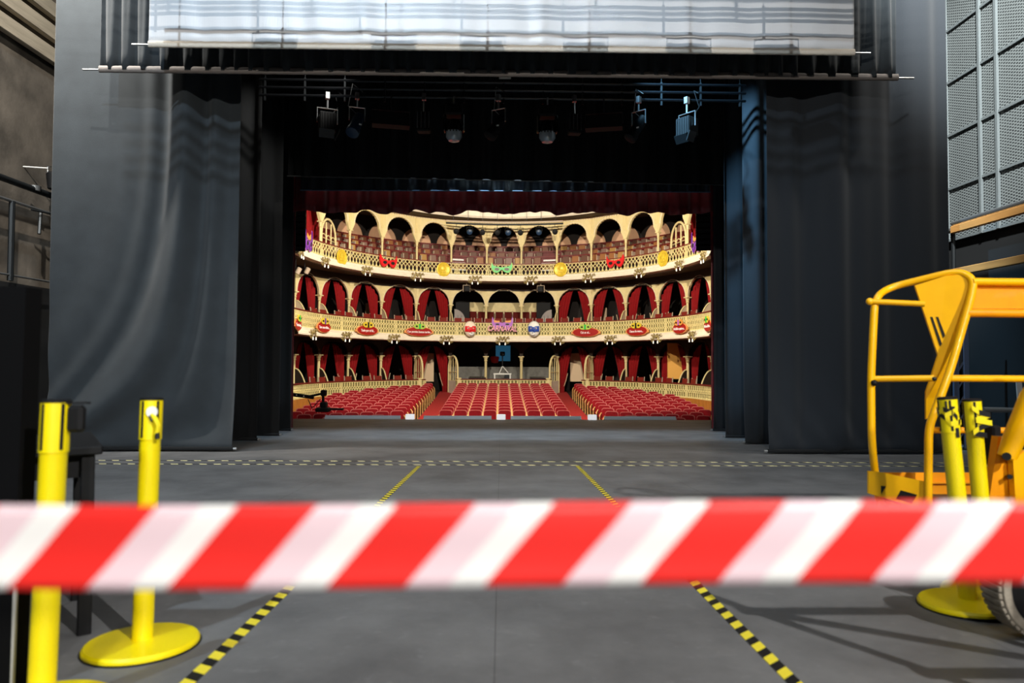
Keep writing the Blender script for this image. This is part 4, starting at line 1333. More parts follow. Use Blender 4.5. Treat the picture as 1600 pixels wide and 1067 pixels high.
# speakers and curved pale screens beside the centre box
for px, nm, s_ in ((722, 'left', -1), (850, 'right', 1)):
    a = th_px(px, 1.9, 4)
    t_ = empty('loudspeaker_stack', ring(a, 1.9, 2.4), f'tall black loudspeaker cabinet at the {nm} side of the centre box', 'loudspeaker', 'centre box loudspeakers', rz_of(a))
    b_ = MB(); b_.box((0, 0, .55), (.62, .4, 1.1), bev=.02); b_.build('bass_cabinet', MT['black'], t_)
    b_ = MB(); b_.box((0, 0, 1.62), (.85, .4, 1.0), bev=.02); b_.build('top_cabinet', MT['black'], t_)
    a = th_px(px-3*s_*-1+(-2 if s_ < 0 else 2), 1.55, 4)
    t_ = empty('curved_screen', ring(a, 1.3, 2.4), f'pale grey curved panel in front of the {nm} centre loudspeaker', 'panel', 'curved panels by the centre box', rz_of(a))
    b_ = MB()
    poly = [(-.32, 0), (.34, 0), (.34, .9)]+[(.34-.66*(1-cos(PI/2*q/8)), .9+.75*sin(PI/2*q/8)) for q in range(1, 9)]
    poly = [(-x if s_ > 0 else x, z) for x, z in poly]
    b_.prism(poly, (0, 0, 0), (1, 0, 0), (0, 0, 1), .03); b_.build('panel', mat('pale_grey', '#8f8580', .5), t_)
    b_ = MB()
    for dx in (-.12, .1): b_.box((dx, -.035, .65), (.015, .015, 1.3))
    b_.build('seam', MT['darksteel'], t_)
# small projectors under the top balcony
for px, nm in ((729, 'left'), (845, 'right')):
    a = th_px(px, .3, 5)
    t_ = empty('projector', ring(a, .3, 5.48), f'small dark projector in a white bracket under the top balcony, {nm} one', 'projector', 'projectors under the top balcony', rz_of(a))
    b_ = MB(); b_.tube([(-.2, 0, -.5), (-.2, 0, -.12), (.2, 0, -.12), (.2, 0, -.5)], .025, 6); b_.tube([(0, 0, 0), (0, 0, -.12)], .02, 6); b_.build('bracket', MT['gframe'], t_, 60)
    b_ = MB(); b_.box((0, 0, -.34), (.34, .4, .3), bev=.03); b_.build('body', MT['black'], t_)
for px, py, nm in ((462, 424, 'white'), (476, 424, 'tilted white')):
    a = th_px(px, .25, 5)
    P = at(px, py, ring(a, .25).y); 
    t_ = empty('spotlight', ring(a, .25, P.z+.1), f'{nm} spotlight under the left end of the top balcony', 'spotlight', None, rz_of(a))
    b_ = MB(); b_.lathe([(.07, 0), (.11, .02), (.11, .28), (.05, .3)], 12, (0, -.05, -.2), Matrix.Rotation(.5, 3, 'X')); b_.build('housing', MT['gframe'], t_, 40)
    b_ = MB(); b_.tube([(0, 0, .0), (0, 0, 5.5-P.z-.1)], .02, 6); b_.build('stem', MT['darksteel'], t_, 40)

# --- doors standing open behind the arches
def door_leaf(n, px0, px1, py0, py1, off, m_, slant=0, plate_=False):
    a = th_px((px0+px1)/2, off, 1)
    R0 = ring(a, off); Y = R0.y
    P0, P1_ = at(px0, py1, Y), at(px1, py0, Y)
    w = P1_.x-P0.x; h = P1_.z-P0.z
    b_ = MB(); b_.box((0, 0, h/2), (w, .05, h)); 
    b_.box((w*.38, -.035, h*.48), (w*.08, .04, h*.03))
    o_ = b_.build(f'door_{n}', m_)
    o_.location = ((P0.x+P1_.x)/2, Y, P0.z); o_.rotation_euler = (0, 0, slant)
    struct(o_)
door_leaf(1, 661, 678, 552, 596, 2.4, MT['door'])
door_leaf(2, 891, 915, 552, 596, 2.4, MT['door'])
door_leaf(3, 1043, 1067, 536, 592, 1.5, MT['litdoor'])
door_leaf(4, 571, 585, 474, 502, 2.4, MT['door'])
door_leaf(5, 629, 637, 480, 502, 2.4, MT['door'])
door_leaf(6, 993, 1001, 480, 502, 2.4, MT['door'])
door_leaf(7, 941, 948, 481, 502, 2.4, MT['door'])

# --- aisle gates (arched, cream)
def gate(px0, px1, py0, py1, off0, off1, lab):
    a0, a1 = th_px(px0, off0, 0), th_px(px1, off1, 0)
    p, q = ring(a0, off0), ring(a1, off1)
    zb, zt = -1.0, at(px1, py0, q.y).z
    d = q-p; L_ = d.length; rz = math.atan2(d.y, d.x)
    t_ = empty('arched_gate', (p.x, p.y, zb), lab, 'gate', 'arched gates at the aisle ends', rz)
    H_ = zt-zb
    R_ = L_/2
    pts = [(0, 0, 0), (0, 0, H_-R_*1.2)]+[(R_-R_*cos(PI*k/10), 0, H_-R_*1.2+R_*1.2*sin(PI*k/10)) for k in range(1, 10)]+[(L_, 0, H_-R_*1.2), (L_, 0, 0)]
    b_ = MB(); b_.tube(pts, .06, 8); b_.build('frame', MT['cream'], t_, 50)
    b_ = MB()
    for f_ in (.25, .5, .75): b_.tube([(L_*f_, 0, 0), (L_*f_, 0, H_-R_*1.2+R_*1.1*sin(PI*f_))], .025, 6)
    for z in (.9, H_*.6): b_.tube([(0, 0, z), (L_, 0, z)], .025, 6)
    b_.build('bars', MT['cream'], t_, 50)
    b_ = MB(); b_.box((L_/2, 0, .45), (L_, .05, .9)); b_.build('lower_panel', MT['cornice'], t_)
gate(648, 660, 556, 600, 1.35, .1, 'arched cream gate left of the left aisle doorway')
gate(701, 715, 556, 606, 1.35, .1, 'arched cream gate right of the left aisle doorway')
gate(873, 859, 556, 606, 1.35, .1, 'arched cream gate left of the right aisle doorway')
gate(926, 914, 556, 600, 1.35, .1, 'arched cream gate right of the right aisle doorway')
for i, (px, nm) in enumerate(((656, 'left side of the left aisle'), (717, 'right side of the left aisle'), (857, 'left side of the right aisle'), (918, 'right side of the right aisle'))):
    a = th_px(px, -.02, 0)
    b_ = MB(); b_.box((0, 0, .55), (.2, .2, 1.1), bev=.02); b_.box((0, 0, 1.14), (.26, .26, .08), bev=.02)
    o_ = b_.build('gate_post', MT['cream']); o_.location = ring(a, .02, -1.1); o_.rotation_euler = (0, 0, rz_of(a))
    tag(o_, f'short cream post at the {nm}', 'post', 'posts at the parapet ends')
# gallery gates
for s_, nm in ((-1, 'left'), (1, 'right')):
    pxa, pxb = (502, 524) if s_ < 0 else (1049, 1072)
    a0, a1 = th_px(pxa, .35 if s_ < 0 else .75, 7), th_px(pxb, .75 if s_ < 0 else .35, 7)
    p, q = ring(a0, .35 if s_ < 0 else .75), ring(a1, .75 if s_ < 0 else .35)
    d = q-p; L_ = d.length
    t_ = empty('gallery_gate', (p.x, p.y, 6.2), f'arched cream gate at the {nm} end of the top gallery', 'gate', 'arched gallery gates', math.atan2(d.y, d.x))
    H_ = 1.75; R_ = L_/2
    pts = [(0, 0, 0), (0, 0, H_-R_)]+[(R_-R_*cos(PI*k/10), 0, H_-R_+R_*sin(PI*k/10)) for k in range(1, 10)]+[(L_, 0, H_-R_), (L_, 0, 0)]
    b_ = MB(); b_.tube(pts, .06, 8); b_.build('frame', MT['cream'], t_, 50)
    b_ = MB()
    for f_ in (.33, .67): b_.tube([(L_*f_, 0, 0), (L_*f_, 0, H_-R_+R_*.9*sin(PI*f_))], .04, 6)
    for f_ in (.17, .5, .83): b_.tube([(L_*(f_-.16)+L_*.16*(1-cos(PI*k/6)), 0, H_-R_*1.2+.22*sin(PI*k/6)) for k in range(7)], .03, 6)
    b_.tube([(0, 0, .75), (L_, 0, .75)], .02, 6)
    b_.build('bars', MT['cream'], t_, 50)

# --- gallery seating: three stepped rows
def gseat_proto(mm):
    t_ = bpy.data.objects.new('gallery_chair', None); C.objects.link(t_)
    b_ = MB(); b_.box((0, .18, .62), (.40, .07, .5), Matrix.Rotation(-.12, 3, 'X'), bev=.02); b_.build('backrest', mm, t_)
    b_ = MB(); b_.box((0, .0, .38), (.42, .4, .08), bev=.02); b_.build('seat', mm, t_)
    b_ = MB(); b_.box((-.235, .06, .45), (.045, .34, .62), bev=.01); b_.build('side_frame', MT['gframe'], t_)
    return t_
GP = [gseat_proto(mm) for mm in MT['tan']]
used = [False]*len(GP)
rows = [('front', .75, 6.22), ('middle', 1.6, 6.66), ('back', 2.45, 7.12)]
b = MB()
for nm, off, z in rows:
    sweep([(off-.35, z-.5), (off-.35, z), (off+.5, z), (off+.5, z-.5)], -TMAX, TMAX, 70, closed=True, mb=b)
struct(b.build('floor', MT['brown']))
AIS = [(th_px(705, .8, 7), th_px(725, .8, 7)), (th_px(848, .8, 7), th_px(869, .8, 7))]
for ri, (nm, off, z) in enumerate(rows):
    t_ = empty('row_railing', ring(0, off+.28, z), f'dark red rail along the {nm} row of gallery seats', 'rail', 'rails of the gallery seat rows')
    o_ = sweep([(off+.24, z+.84), (off+.24, z+.95), (off+.34, z+.95), (off+.34, z+.84)], TG[0]+.05, TG[-1]-.05, 60, closed=True).build('rail', MT['redrail'], t_)
    o_.data.transform(Matrix.Translation(-t_.location))
    o_ = sweep([(off+.3, z), (off+.3, z+.84), (off+.33, z+.84), (off+.33, z)], TG[0]+.05, TG[-1]-.05, 60, closed=True).build('back_board', MT['redrail'], t_)
    o_.data.transform(Matrix.Translation(-t_.location))
    L_ = arclen(-1.3, 1.3, off, 60); n = int(L_/.56)
    k = 0
    for i in range(n):
        th = -1.3+2.6*(i+.5+.25*(ri % 2))/n
        x, y = proj(ring(th, off, z+.6))
        if not (522 < x < 1052): continue
        if ri < 2 and any(a < th < c for a, c in AIS): continue
        k += 1
        mi = random.choices(range(5), [3, 3, 3, 2, 2])[0]
        lab = f'leather gallery seat in the {nm} row of the top tier, {nth(k)} from the left'
        if not used[mi]:
            used[mi] = True; o_ = GP[mi]; o_.location = ring(th, off, z); o_.rotation_euler = (0, 0, rz_of(th)); tag(o_, lab, 'seat', 'leather seats of the top gallery')
        else:
            dup(GP[mi], ring(th, off, z), rz_of(th), lab, 'leather seats of the top gallery')
for (a, c), nm in zip(AIS, ('left', 'right')):
    th = (a+c)/2
    t_ = empty('gallery_step', ring(th, .62, 6.22), f'white aisle step between gallery seats, {nm} aisle', 'step', 'white gallery aisle steps', rz_of(th))
    b_ = MB(); b_.box((0, .2, .2), (.72, .5, .4)); b_.build('riser', MT['tan'][3], t_)
    b_ = MB(); b_.box((0, .1, .43), (.8, .55, .07), bev=.01); b_.box((0, .55, .68), (.8, .5, .1), bev=.01); b_.box((0, -.08, .04), (.8, .2, .08)); b_.build('tread', MT['white'], t_)
    b_ = MB(); s_ = -1 if nm == 'left' else 1
    b_.tube([(s_*.42, .1, .2), (s_*.42, .1, .95), (s_*.5, .5, 1.05)], .025, 6); b_.build('hand_rail', MT['white'], t_, 50)

# --- stalls seats
def stall_proto():
    t_ = bpy.data.objects.new('theatre_chair', None); C.objects.link(t_)
    b_ = MB()
    pts = []
    w, zt = .25, .86
    prof = [(-w, .36), (-w, zt-.09), (-w+.02, zt-.035), (-w+.07, zt-.005), (0, zt), (w-.07, zt-.005), (w-.02, zt-.035), (w, zt-.09), (w, .36)]
    b_.prism([(x*.93, z-.012) for x, z in prof], (0, .14, 0), (1, 0, 0), (0, 0, 1), .07); b_.build('backrest', MT['red'], t_, 50)
    b_ = MB(); b_.prism(prof, (0, .17, 0), (1, 0, 0), (0, 0, 1), .025)
    b_.tube([(x, .15, z) for x, z in prof[1:-1]], .009, 5); b_.build('shell', MT['rim'], t_, 50)
    b_ = MB(); b_.box((0, -.02, .43), (.43, .36, .11), bev=.03); b_.build('cushion', MT['red'], t_)
    b_ = MB()
    for sx in (-1, 1):
        b_.prism([(-.22, 0), (.16, 0), (.2, .66), (.1, .68), (-.2, .60), (-.25, .55)], (sx*.262-.018, 0, 0), (0, 1, 0), (0, 0, 1), .036)
    b_.build('armrest', MT['seatwood'], t_)
    return t_
MT['rim'] = mat('seat_rim', '#c9706a', .5)
SP = stall_proto(); sused = [False]
def stall(P, rz, lab):
    P.z = afl(P.y) if P.y > 24.4 else -1.85
    if not sused[0]:
        sused[0] = True; SP.location = P; SP.rotation_euler = (0, 0, rz); tag(SP, lab, 'seat', 'red velvet stalls seats')
    else:
        dup(SP, P, rz, lab, 'red velvet stalls seats')
PIT = .565
for r_ in range(13):
    for c_ in range(9):
        stall(Vector((EX+(c_-4)*PIT, 26.2+.925*r_, 0)), 0, f'red stalls seat, centre block, {nth(r_+1)} row from the stage, {nth(c_+1)} from left')
for s_, bn in ((-1, 'left'), (1, 'right')):
    ang_ = math.radians(19)
    for r_ in range(-1, 13):
        k = 0
        for c_ in range(0, 10):
            P = Vector((EX+s_*(4.05+c_*PIT*cos(ang_)), 26.0+.925*r_-c_*PIT*sin(ang_), 0))
            if P.y < 24.25: continue
            dx = (P.x-EX)/(EA-.65); dy = (P.y-EY)/(EB-.65)
            if P.y > EY and dx*dx+dy*dy > 1: continue
            if abs(P.x-EX) > EA-.75: continue
            if not (458 < proj(Vector((P.x, P.y, -.9)))[0] < 1112): continue
            if r_ == -1 and c_ < 1: continue
            stall(P, -s_*ang_*1.0, f'red stalls seat, {bn} block, {nth(r_+2)} row from the stage, {nth(c_+1)} from the aisle')
# aisle carpets
for s_, bn in ((-1, 'left'), (1, 'right')):
    x0, x1 = EX+s_*2.62, EX+s_*3.72
    if x0 > x1: x0, x1 = x1, x0
    b = MB()
    ys = [24.4, 26, 30, 34, 37.2, 38.2, 39.4, 40.4]
    hz = lambda y: afl(min(y, 39))+.015+(max(0, y-38)*.06)
    vs = []
    for y in ys: vs += [(x0, y, hz(y)), (x1, y, hz(y))]
    b.add(vs, [(2*i, 2*i+1, 2*i+3, 2*i+2) for i in range(len(ys)-1)])
    o_ = b.build('aisle_carpet', MT['carpet'], solid=.02)
    tag(o_, f'red carpet running up the {bn} aisle between stalls blocks', 'carpet', 'red aisle carpets')

# --- stage edge: light troughs and white boxes
for i, (x0, x1, nm) in enumerate(((508, 626, 'leftmost'), (662, 768, 'left of centre'), (798, 908, 'right of centre'), (944, 1056, 'rightmost'))):
    P0, P1_ = at(x0, 655, 23.85), at(x1, 655, 23.85)
    b = MB(); b.box((0, 0, 0), (P1_.x-P0.x, .1, .05)); b.box((0, .06, .05), (P1_.x-P0.x, .03, .09))
    o_ = b.build('footlight_strip', mat('footlight_grey', '#bccad8', .3, .3) if i == 0 else bpy.data.materials['footlight_grey'])
    o_.location = ((P0.x+P1_.x)/2, 23.8, -.985)
    tag(o_, f'long grey footlight strip on the stage edge, {nm}', 'footlight', 'footlight strips on the stage edge')
for px, nm in ((641, 'left'), (783, 'middle'), (925, 'right')):
    P = at(px, 652, 23.6)
    b = MB(); b.box((0, 0, .09), (.30, .16, .18), bev=.015)
    o_ = b.build('stage_edge_light', bpy.data.materials.get('lit_white') or mat('lit_white', '#f4f6fa', .4, emit=.55)); o_.location = (P.x, 23.55, fz(23.55)+.0)
    tag(o_, f'small white light box standing on the stage edge, {nm} one of three', 'light', 'white light boxes on the stage edge')

# --- technical booth behind the centre stalls
struct(sweep([(2.9, -1), (2.9, .68), (3.0, .68), (3.0, -1)], TH[5], TH[8], 16, closed=True).build('wall_booth', MT['booth']))
P = at(785, 590, 40.6)
t_ = empty('white_table', (P.x, 40.6, -1.0), 'white desk table in the middle of the booth behind the stalls', 'table')
b_ = MB(); b_.box((0, 0, 1.27), (1.06, .6, .09), bev=.01); b_.build('tabletop', MT['white'], t_)
for x, y in ((-.46, -.24), (.46, -.24), (-.46, .24), (.46, .24)):
    b_ = MB(); b_.box((x, y, .62), (.08, .08, 1.24)); b_.build('leg', MT['white'], t_)
o_ = MB().box((.3, -.1, .98), (.36, .3, .34), bev=.02).build('equipment_case', MT['darksteel']); o_.location = (P.x, 40.6, -.81)
tag(o_, 'small dark equipment case with screen beneath the white desk', 'case')
t_ = empty('camera_tripod', (P.x, 40.7, .315), 'dark camera on its stand upon the white booth desk', 'tripod')
b_ = MB()
for a in (0, 2.1, 4.2): b_.tube([(0, 0, .42), (.36*cos(a), .2*sin(a), .0)], .025, 6)
b_.build('legs', MT['white'], t_, 50)
b_ = MB(); b_.tube([(0, 0, .4), (0, 0, 1.05)], .035, 8); b_.build('column', MT['darksteel'], t_, 50)
b_ = MB(); b_.box((0, 0, 1.15), (.3, .4, .26), bev=.04); b_.lathe([(.08, 0), (.09, .16)], 12, (0, -.2, 1.15), Matrix.Rotation(PI/2, 3, 'X')); b_.build('camera_body', MT['darksteel'], t_, 50)
o_ = MB().box((0, 0, 0), (.9, .04, .95)).build('blue_glow_panel', MT['bluepanel']); Pz = at(786, 552, 42.0); o_.location = (Pz.x, 41.95, Pz.z)
tag(o_, 'blue-lit panel hanging behind the camera in the booth', 'panel')
Pz = at(773, 562, 41.9); b_ = MB(); b_.lathe([(0, -.22), (.2, -.18), (.28, .1), (.25, .2), (0, .22)], 12, (0, 0, 0)); o_ = b_.build('red_cushion', MT['maskred'], None, 50); o_.location = Pz
b_ = MB(); 
tag(o_, 'round red cushion on the booth wall left of the camera', 'cushion')
for px, nm, w in ((746, 'left', 1.0), (840, 'right', .9)):
    Pz = at(px, 588, 40.2)
    t_ = empty('mixing_desk', (Pz.x, 40.2, -.05), f'grey control desk at the {nm} of the booth behind the parapet', 'mixing desk', 'booth control desks')
    b_ = MB(); b_.box((0, 0, .06), (w, .5, .12), Matrix.Rotation(.2, 3, 'X'), bev=.01); b_.build('console', MT['darksteel'], t_)
    b_ = MB()
    for q in range(10): b_.box((-w*.45+q*w*.1, -.12, .13), (.03, .12, .03))
    b_.build('faders', MT['gframe'], t_)
    b_ = MB(); b_.box((0, .1, -.45), (w*.9, .3, .9)); b_.build('stand', MT['black'], t_)

# --- decorations on the balcony fronts
def on_front(px, py, z_guess, off=-.14):
    a = th_px(px, off, z_guess)
    Y = ring(a, off).y
    return a, at(px, py, Y).z
def coin(px, py, nm):
    a, z = on_front(px, py, 6.2, -.1)
    t_ = empty('gold_medallion', ring(a, -.1, z), f'round gold coin medallion on the top balcony, {nm}', 'medallion', 'gold medallions on the top balcony', rz_of(a))
    R = Matrix.Rotation(PI/2, 3, 'X')
    b_ = MB(); b_.lathe([(0, -.02), (.38, -.02), (.40, 0), (.40, .03), (.36, .04), (.34, .025), (0, .03)], 32, (0, 0, 0), R); b_.build('disc', MT['gold'], t_, 40)
    b_ = MB(); b_.lathe([(.1, .03), (.14, .045), (.1, .06), (0, .065)], 16, (0, 0, .06), R)
    b_.box((0, -.04, -.12), (.26, .03, .12), bev=.02); b_.box((-.17, -.04, .05), (.03, .02, .24)); b_.box((.17, -.04, .02), (.03, .02, .2))
    b_.build('relief', MT['gold'], t_, 40)
for px, py, nm in ((534, 402, 'leftmost'), (693, 421, 'left of the green mask'), (876, 421, 'right of the green mask'), (1036, 404, 'rightmost')):
    coin(px, py, nm)
def mask_poly(w, h, eyes=True, tips=.25):
    """bat-like eye mask outline, right half mirrored"""
    R_ = [(0, .28), (.12, .36), (.3, .42), (.42, .55), (.5, .98), (.53, .3), (.46, -.15), (.36, -.45), (.24, -.5), (.12, -.34), (.04, -.08), (0, -.06)]
    pts = R_ + [(-x, y) for x, y in reversed(R_[1:-1])]
    return [(x*w, y*h) for x, y in pts]
def eye_mask(name, px, py, zg, w, h, m_, rimm, lab, grp, off=-.16, extra=None, tilt=0):
    a, z = on_front(px, py, zg, off)
    t_ = empty(name, ring(a, off, z), lab, 'mask', grp, rz_of(a))
    b_ = MB(); b_.prism([(x*1.07, y*1.1) for x, y in mask_poly(w, h)], (0, .02, 0), (1, 0, 0), (0, 0, 1), .02); b_.build('rim', rimm, t_)
    b_ = MB(); b_.prism(mask_poly(w, h), (0, .0, 0), (1, 0, 0), (0, 0, 1), .04); fc_ = b_.build('face', m_, t_)
    for sx in (-1, 1):
        b_ = MB(); b_.prism([(sx*w*.25+w*.12*cos(2*PI*k/14), h*.02+h*.19*sin(2*PI*k/14)+sx*0*k) for k in range(14)], (0, -.045, 0), (1, 0, 0), (0, 0, 1), .01); b_.build('eye', MT['tapeblack'], fc_)
        b_ = MB(); b_.tube([(sx*w*.25+w*.14*cos(2*PI*k/14), -.045, h*.02+h*.23*sin(2*PI*k/14)) for k in range(14)], .012, 5, closed=True); b_.build('eye_rim', rimm, fc_, 50)
    if extra: extra(t_, w, h)
    return t_
eye_mask('carnival_mask', 607, 411, 6.2, 1.02, .42, MT['maskred'], MT['maskred'], 'red eye mask on the top balcony, left one', 'eye masks on the top balcony')
eye_mask('carnival_mask', 961, 411, 6.2, 1.02, .42, MT['maskred'], MT['maskred'], 'red eye mask on the top balcony, right one', 'eye masks on the top balcony')
eye_mask('carnival_mask', 784, 421, 6.2, 1.12, .38, MT['maskgreen'], MT['masklime'], 'bright green eye mask at the middle of the top balcony', 'eye masks on the top balcony')
def feather(t_, w, h):
    b_ = MB(); b_.prism([(-.3*w, .2*h), (-.25*w, .75*h), (0, .5*h), (.25*w, .75*h), (.3*w, .2*h)], (0, -.02, 0), (1, 0, 0), (0, 0, 1), .02); b_.build('crest', MT['maskorange'], t_)
eye_mask('carnival_mask', 482, 381, 6.6, .8, .62, MT['maskpurple'], MT['lilac'], 'purple crested mask at the left end of the top balcony', 'eye masks on the top balcony', extra=feather)
eye_mask('carnival_mask', 1087, 383, 6.6, .8, .62, MT['maskpurple'], MT['lilac'], 'purple crested mask at the right end of the top balcony', 'eye masks on the top balcony', extra=feather)

def sign(px, py, w, h, txt, mcol, mcol2, nm, tw=.8):
    a, z = on_front(px, py, 2.6, -.22)
    t_ = empty('oval_sign', ring(a, -.22, z), f'red oval sign with orange rim on the middle balcony, {nm}', 'sign', 'red oval signs on the middle balcony', rz_of(a))
    n = 40
    def oval(k_):
        return [((w/2*cos(2*PI*i/n)*k_), (h/2*sin(2*PI*i/n)*(1 if abs(cos(2*PI*i/n)) < .9 else .92)*k_)) for i in range(n)]
    b_ = MB(); b_.prism(oval(1), (0, .04, 0), (1, 0, 0), (0, 0, 1), .05); b_.box((w*.5, .02, -.03), (.1, .04, .12)); b_.box((-w*.5, .02, -.03), (.1, .04, .12)); b_.build('rim', MT['signrim'], t_)
    b_ = MB(); b_.prism(oval(.92), (0, -.01, 0), (1, 0, 0), (0, 0, 1), .02); bd_ = b_.build('board', MT['signred'], t_)
    o_ = text_mesh(txt, 1, .01, 'lettering', MT['signtext'], bd_, (0, 0, 0), (1, 0, 0), (0, 0, 1))
    xs_ = [v.co.x for v in o_.data.vertices]; ww = max(xs_)-min(xs_)
    s_ = w*tw/ww
    zs_ = s_*1.0
    zs_ = max(s_, .17)
    o_.data.transform(Matrix.Translation((0, -.035, -.02)) @ Matrix.Diagonal((s_, 1, zs_, 1)))
    # little mask sitting on top of the sign
    mz = h*.5+.02
    b_ = MB(); mp_ = [(x, y) for x, y in mask_poly(min(w*.62, .78), .40)]
    mp_ = [((.36*cos(2*PI*i/24))*min(1, w/1.2), .17*sin(2*PI*i/24)*(1-.25*math.exp(-((i % 12-6)/1.2)**2))) for i in range(24)]
    b_.prism(mp_, (0, -.03, mz), (1, 0, 0), (0, 0, 1), .04); mk_ = b_.build('mask', mcol, t_)
    b_ = MB(); b_.box((.0, -.085, mz), (.09, .03, .26)); b_.build('mask_nose', mcol2, mk_)
    k_ = min(1, w/1.2)
    for sx in (-1, 1):
        b_ = MB(); b_.prism([(sx*.19*k_+.065*cos(2*PI*i/12), .045*sin(2*PI*i/12)) for i in range(12)], (0, -.08, mz), (1, 0, 0), (0, 0, 1), .015); b_.build('mask_eye', MT['tapeblack'], mk_)
sign(466, 507, 1.2, .50, 'Ya está aquí...', MT['maskyellow'], MT['maskgreen'], 'leftmost and cut by the curtain')
sign(506, 511, 1.25, .52, 'Tus murallas...', MT['maskyellow'], MT['maskpurple'], 'second from the left')
sign(574, 516, 1.5, .52, 'Todo por el fal...', MT['maskyellow'], MT['tapeblack'], 'third from the left', .62)
sign(655, 518, 1.68, .52, 'Con permiso buenas tardes...', MT['masklime'], MT['maskgreen'], 'left of the red painted face', .86)
sign(915, 519, 1.68, .52, 'Cai en el...', MT['masklime'], MT['maskgreen'], 'right of the blue painted face', .34)
sign(995, 517, 1.5, .52, 'Dame la mano...', MT['maskyellow'], MT['tapeblack'], 'third from the right', .62)
sign(1062, 513, 1.25, .52, 'Andaluz quiero...', MT['maskorange'], MT['lilac'], 'second from the right')
sign(1106, 509, 1.2, .50, 'Me han dicho...', MT['maskyellow'], MT['maskgreen'], 'rightmost and cut by the curtain')

def face(px, py, m1, flip, lab):
    a, z = on_front(px, py, 2.8, -.3)
    t_ = empty('painted_face_mask', ring(a, -.22, z), lab, 'mask', 'painted face masks', rz_of(a))
    prof = []
    n = 36
    b_ = MB()
    def fs(u, v):
        # shield-shaped shell, u around, v from centre to rim
        an = 2*PI*u
        rx, rz_ = .37, .45
        x = rx*cos(an)*v*(1-.16*max(0, -sin(an))); zz = rz_*sin(an)*v
        return (x, -.20*sqrt(max(0, 1-v*v*.97))+.03, zz)
    b_.grid(fs, n, 10); b_.build('shell', MT['facewhite'] if not flip else MT['white'], t_, 180, solid=.02)
    b_ = MB()
    def fm(u, v):
        x = -.31+.62*u; zz = -.16+.32*v + (-.05 if abs(u-.5) < .12 else 0)
        d_ = min(.97, (x/.37)**2+(zz/.45)**2)
        return (x, -.215*sqrt(1-d_)+.01, zz)
    b_.grid(fm, 20, 8); b_.build('painted_band', m1, t_, 180, solid=.012)
    for sx in (-1, 1):
        b_ = MB(); b_.ball((sx*.14, -.185, .03), .055, 8, (1, .35, .8)); b_.build('eye', MT['facewhite'], t_, 180)
        b_ = MB(); b_.ball((sx*.14, -.205, .03), .026, 6, (1, .4, 1)); b_.build('pupil', MT['tapeblack'], t_, 180)
    b_ = MB(); b_.tube([(0, -.2, .06), (0, -.25, -.06), (0, -.235, -.1)], [.03, .045, .03], 8); b_.build('nose', m1, t_, 60)
    mx_ = .05*(1 if not flip else -1)
    b_ = MB(); b_.ball((mx_, -.12, -.25), .16, 10, (1, .55, .85)); b_.build('muzzle', MT['white'], t_, 180)
    b_ = MB(); b_.ball((mx_, -.205, -.22), .045, 8, (1.3, .35, .5)); b_.build('mouth', MT['tapeblack'], t_, 180)
MT['facewhite'] = mat('face_cream', '#f3ddc8', .5)
face(735, 514, MT['maskred'], False, 'white face mask with a red painted band on the middle balcony')
face(834, 514, MT['maskblue'], True, 'white face mask with a blue painted band on the middle balcony')
# CARNAVAL sign
a, z = on_front(785, 511, 2.8, -.2)
t_ = empty('carnival_sign', ring(a, -.2, z), 'purple mask sign reading CARNAVAL at the middle of the balcony', 'sign', None, rz_of(a))
mpz = mask_poly(1.15, .5)
b_ = MB(); b_.prism(mpz, (0, .05, .1), (1, 0, 0), (0, 0, 1), .04); b_.build('mask', MT['lilac'], t_)
for sx in (-1, 1):
    b_ = MB(); b_.prism([(sx*.28+.12*cos(2*PI*i/14), .045*sin(2*PI*i/14)) for i in range(14)], (0, -.0, .16), (1, 0, 0), (0, 0, 1), .015); b_.build('eye', MT['tapeblack'], t_)
    b_ = MB(); b_.prism([(sx*.16, .0), (sx*.46, .0), (sx*.5, .14), (sx*.3, .1), (sx*.16, .1)][::sx], (0, -.0, .26), (1, 0, 0), (0, 0, 1), .015); b_.build('eyebrow', MT['maskorange'], t_)
for dx, nm_, m_ in ((.02, 'lettering_shadow', MT['tapeblack']), (0, 'lettering', MT['pinktext'])):
    o_ = text_mesh('CARNAVAL', .36, .02, nm_, m_, t_, (0, 0, 0), (1, 0, 0), (0, 0, 1))
    xs_ = [v.co.x for v in o_.data.vertices]; ww = max(xs_)-min(xs_)
    sh = Matrix.Identity(4); sh[0][2] = .2; sh[2][0] = -.02
    o_.data.transform(Matrix.Translation((dx, -.05+(.035 if dx else 0), -.10-dx*1.3)) @ sh @ Matrix.Diagonal((1.66/ww, 1, 1.2, 1)))

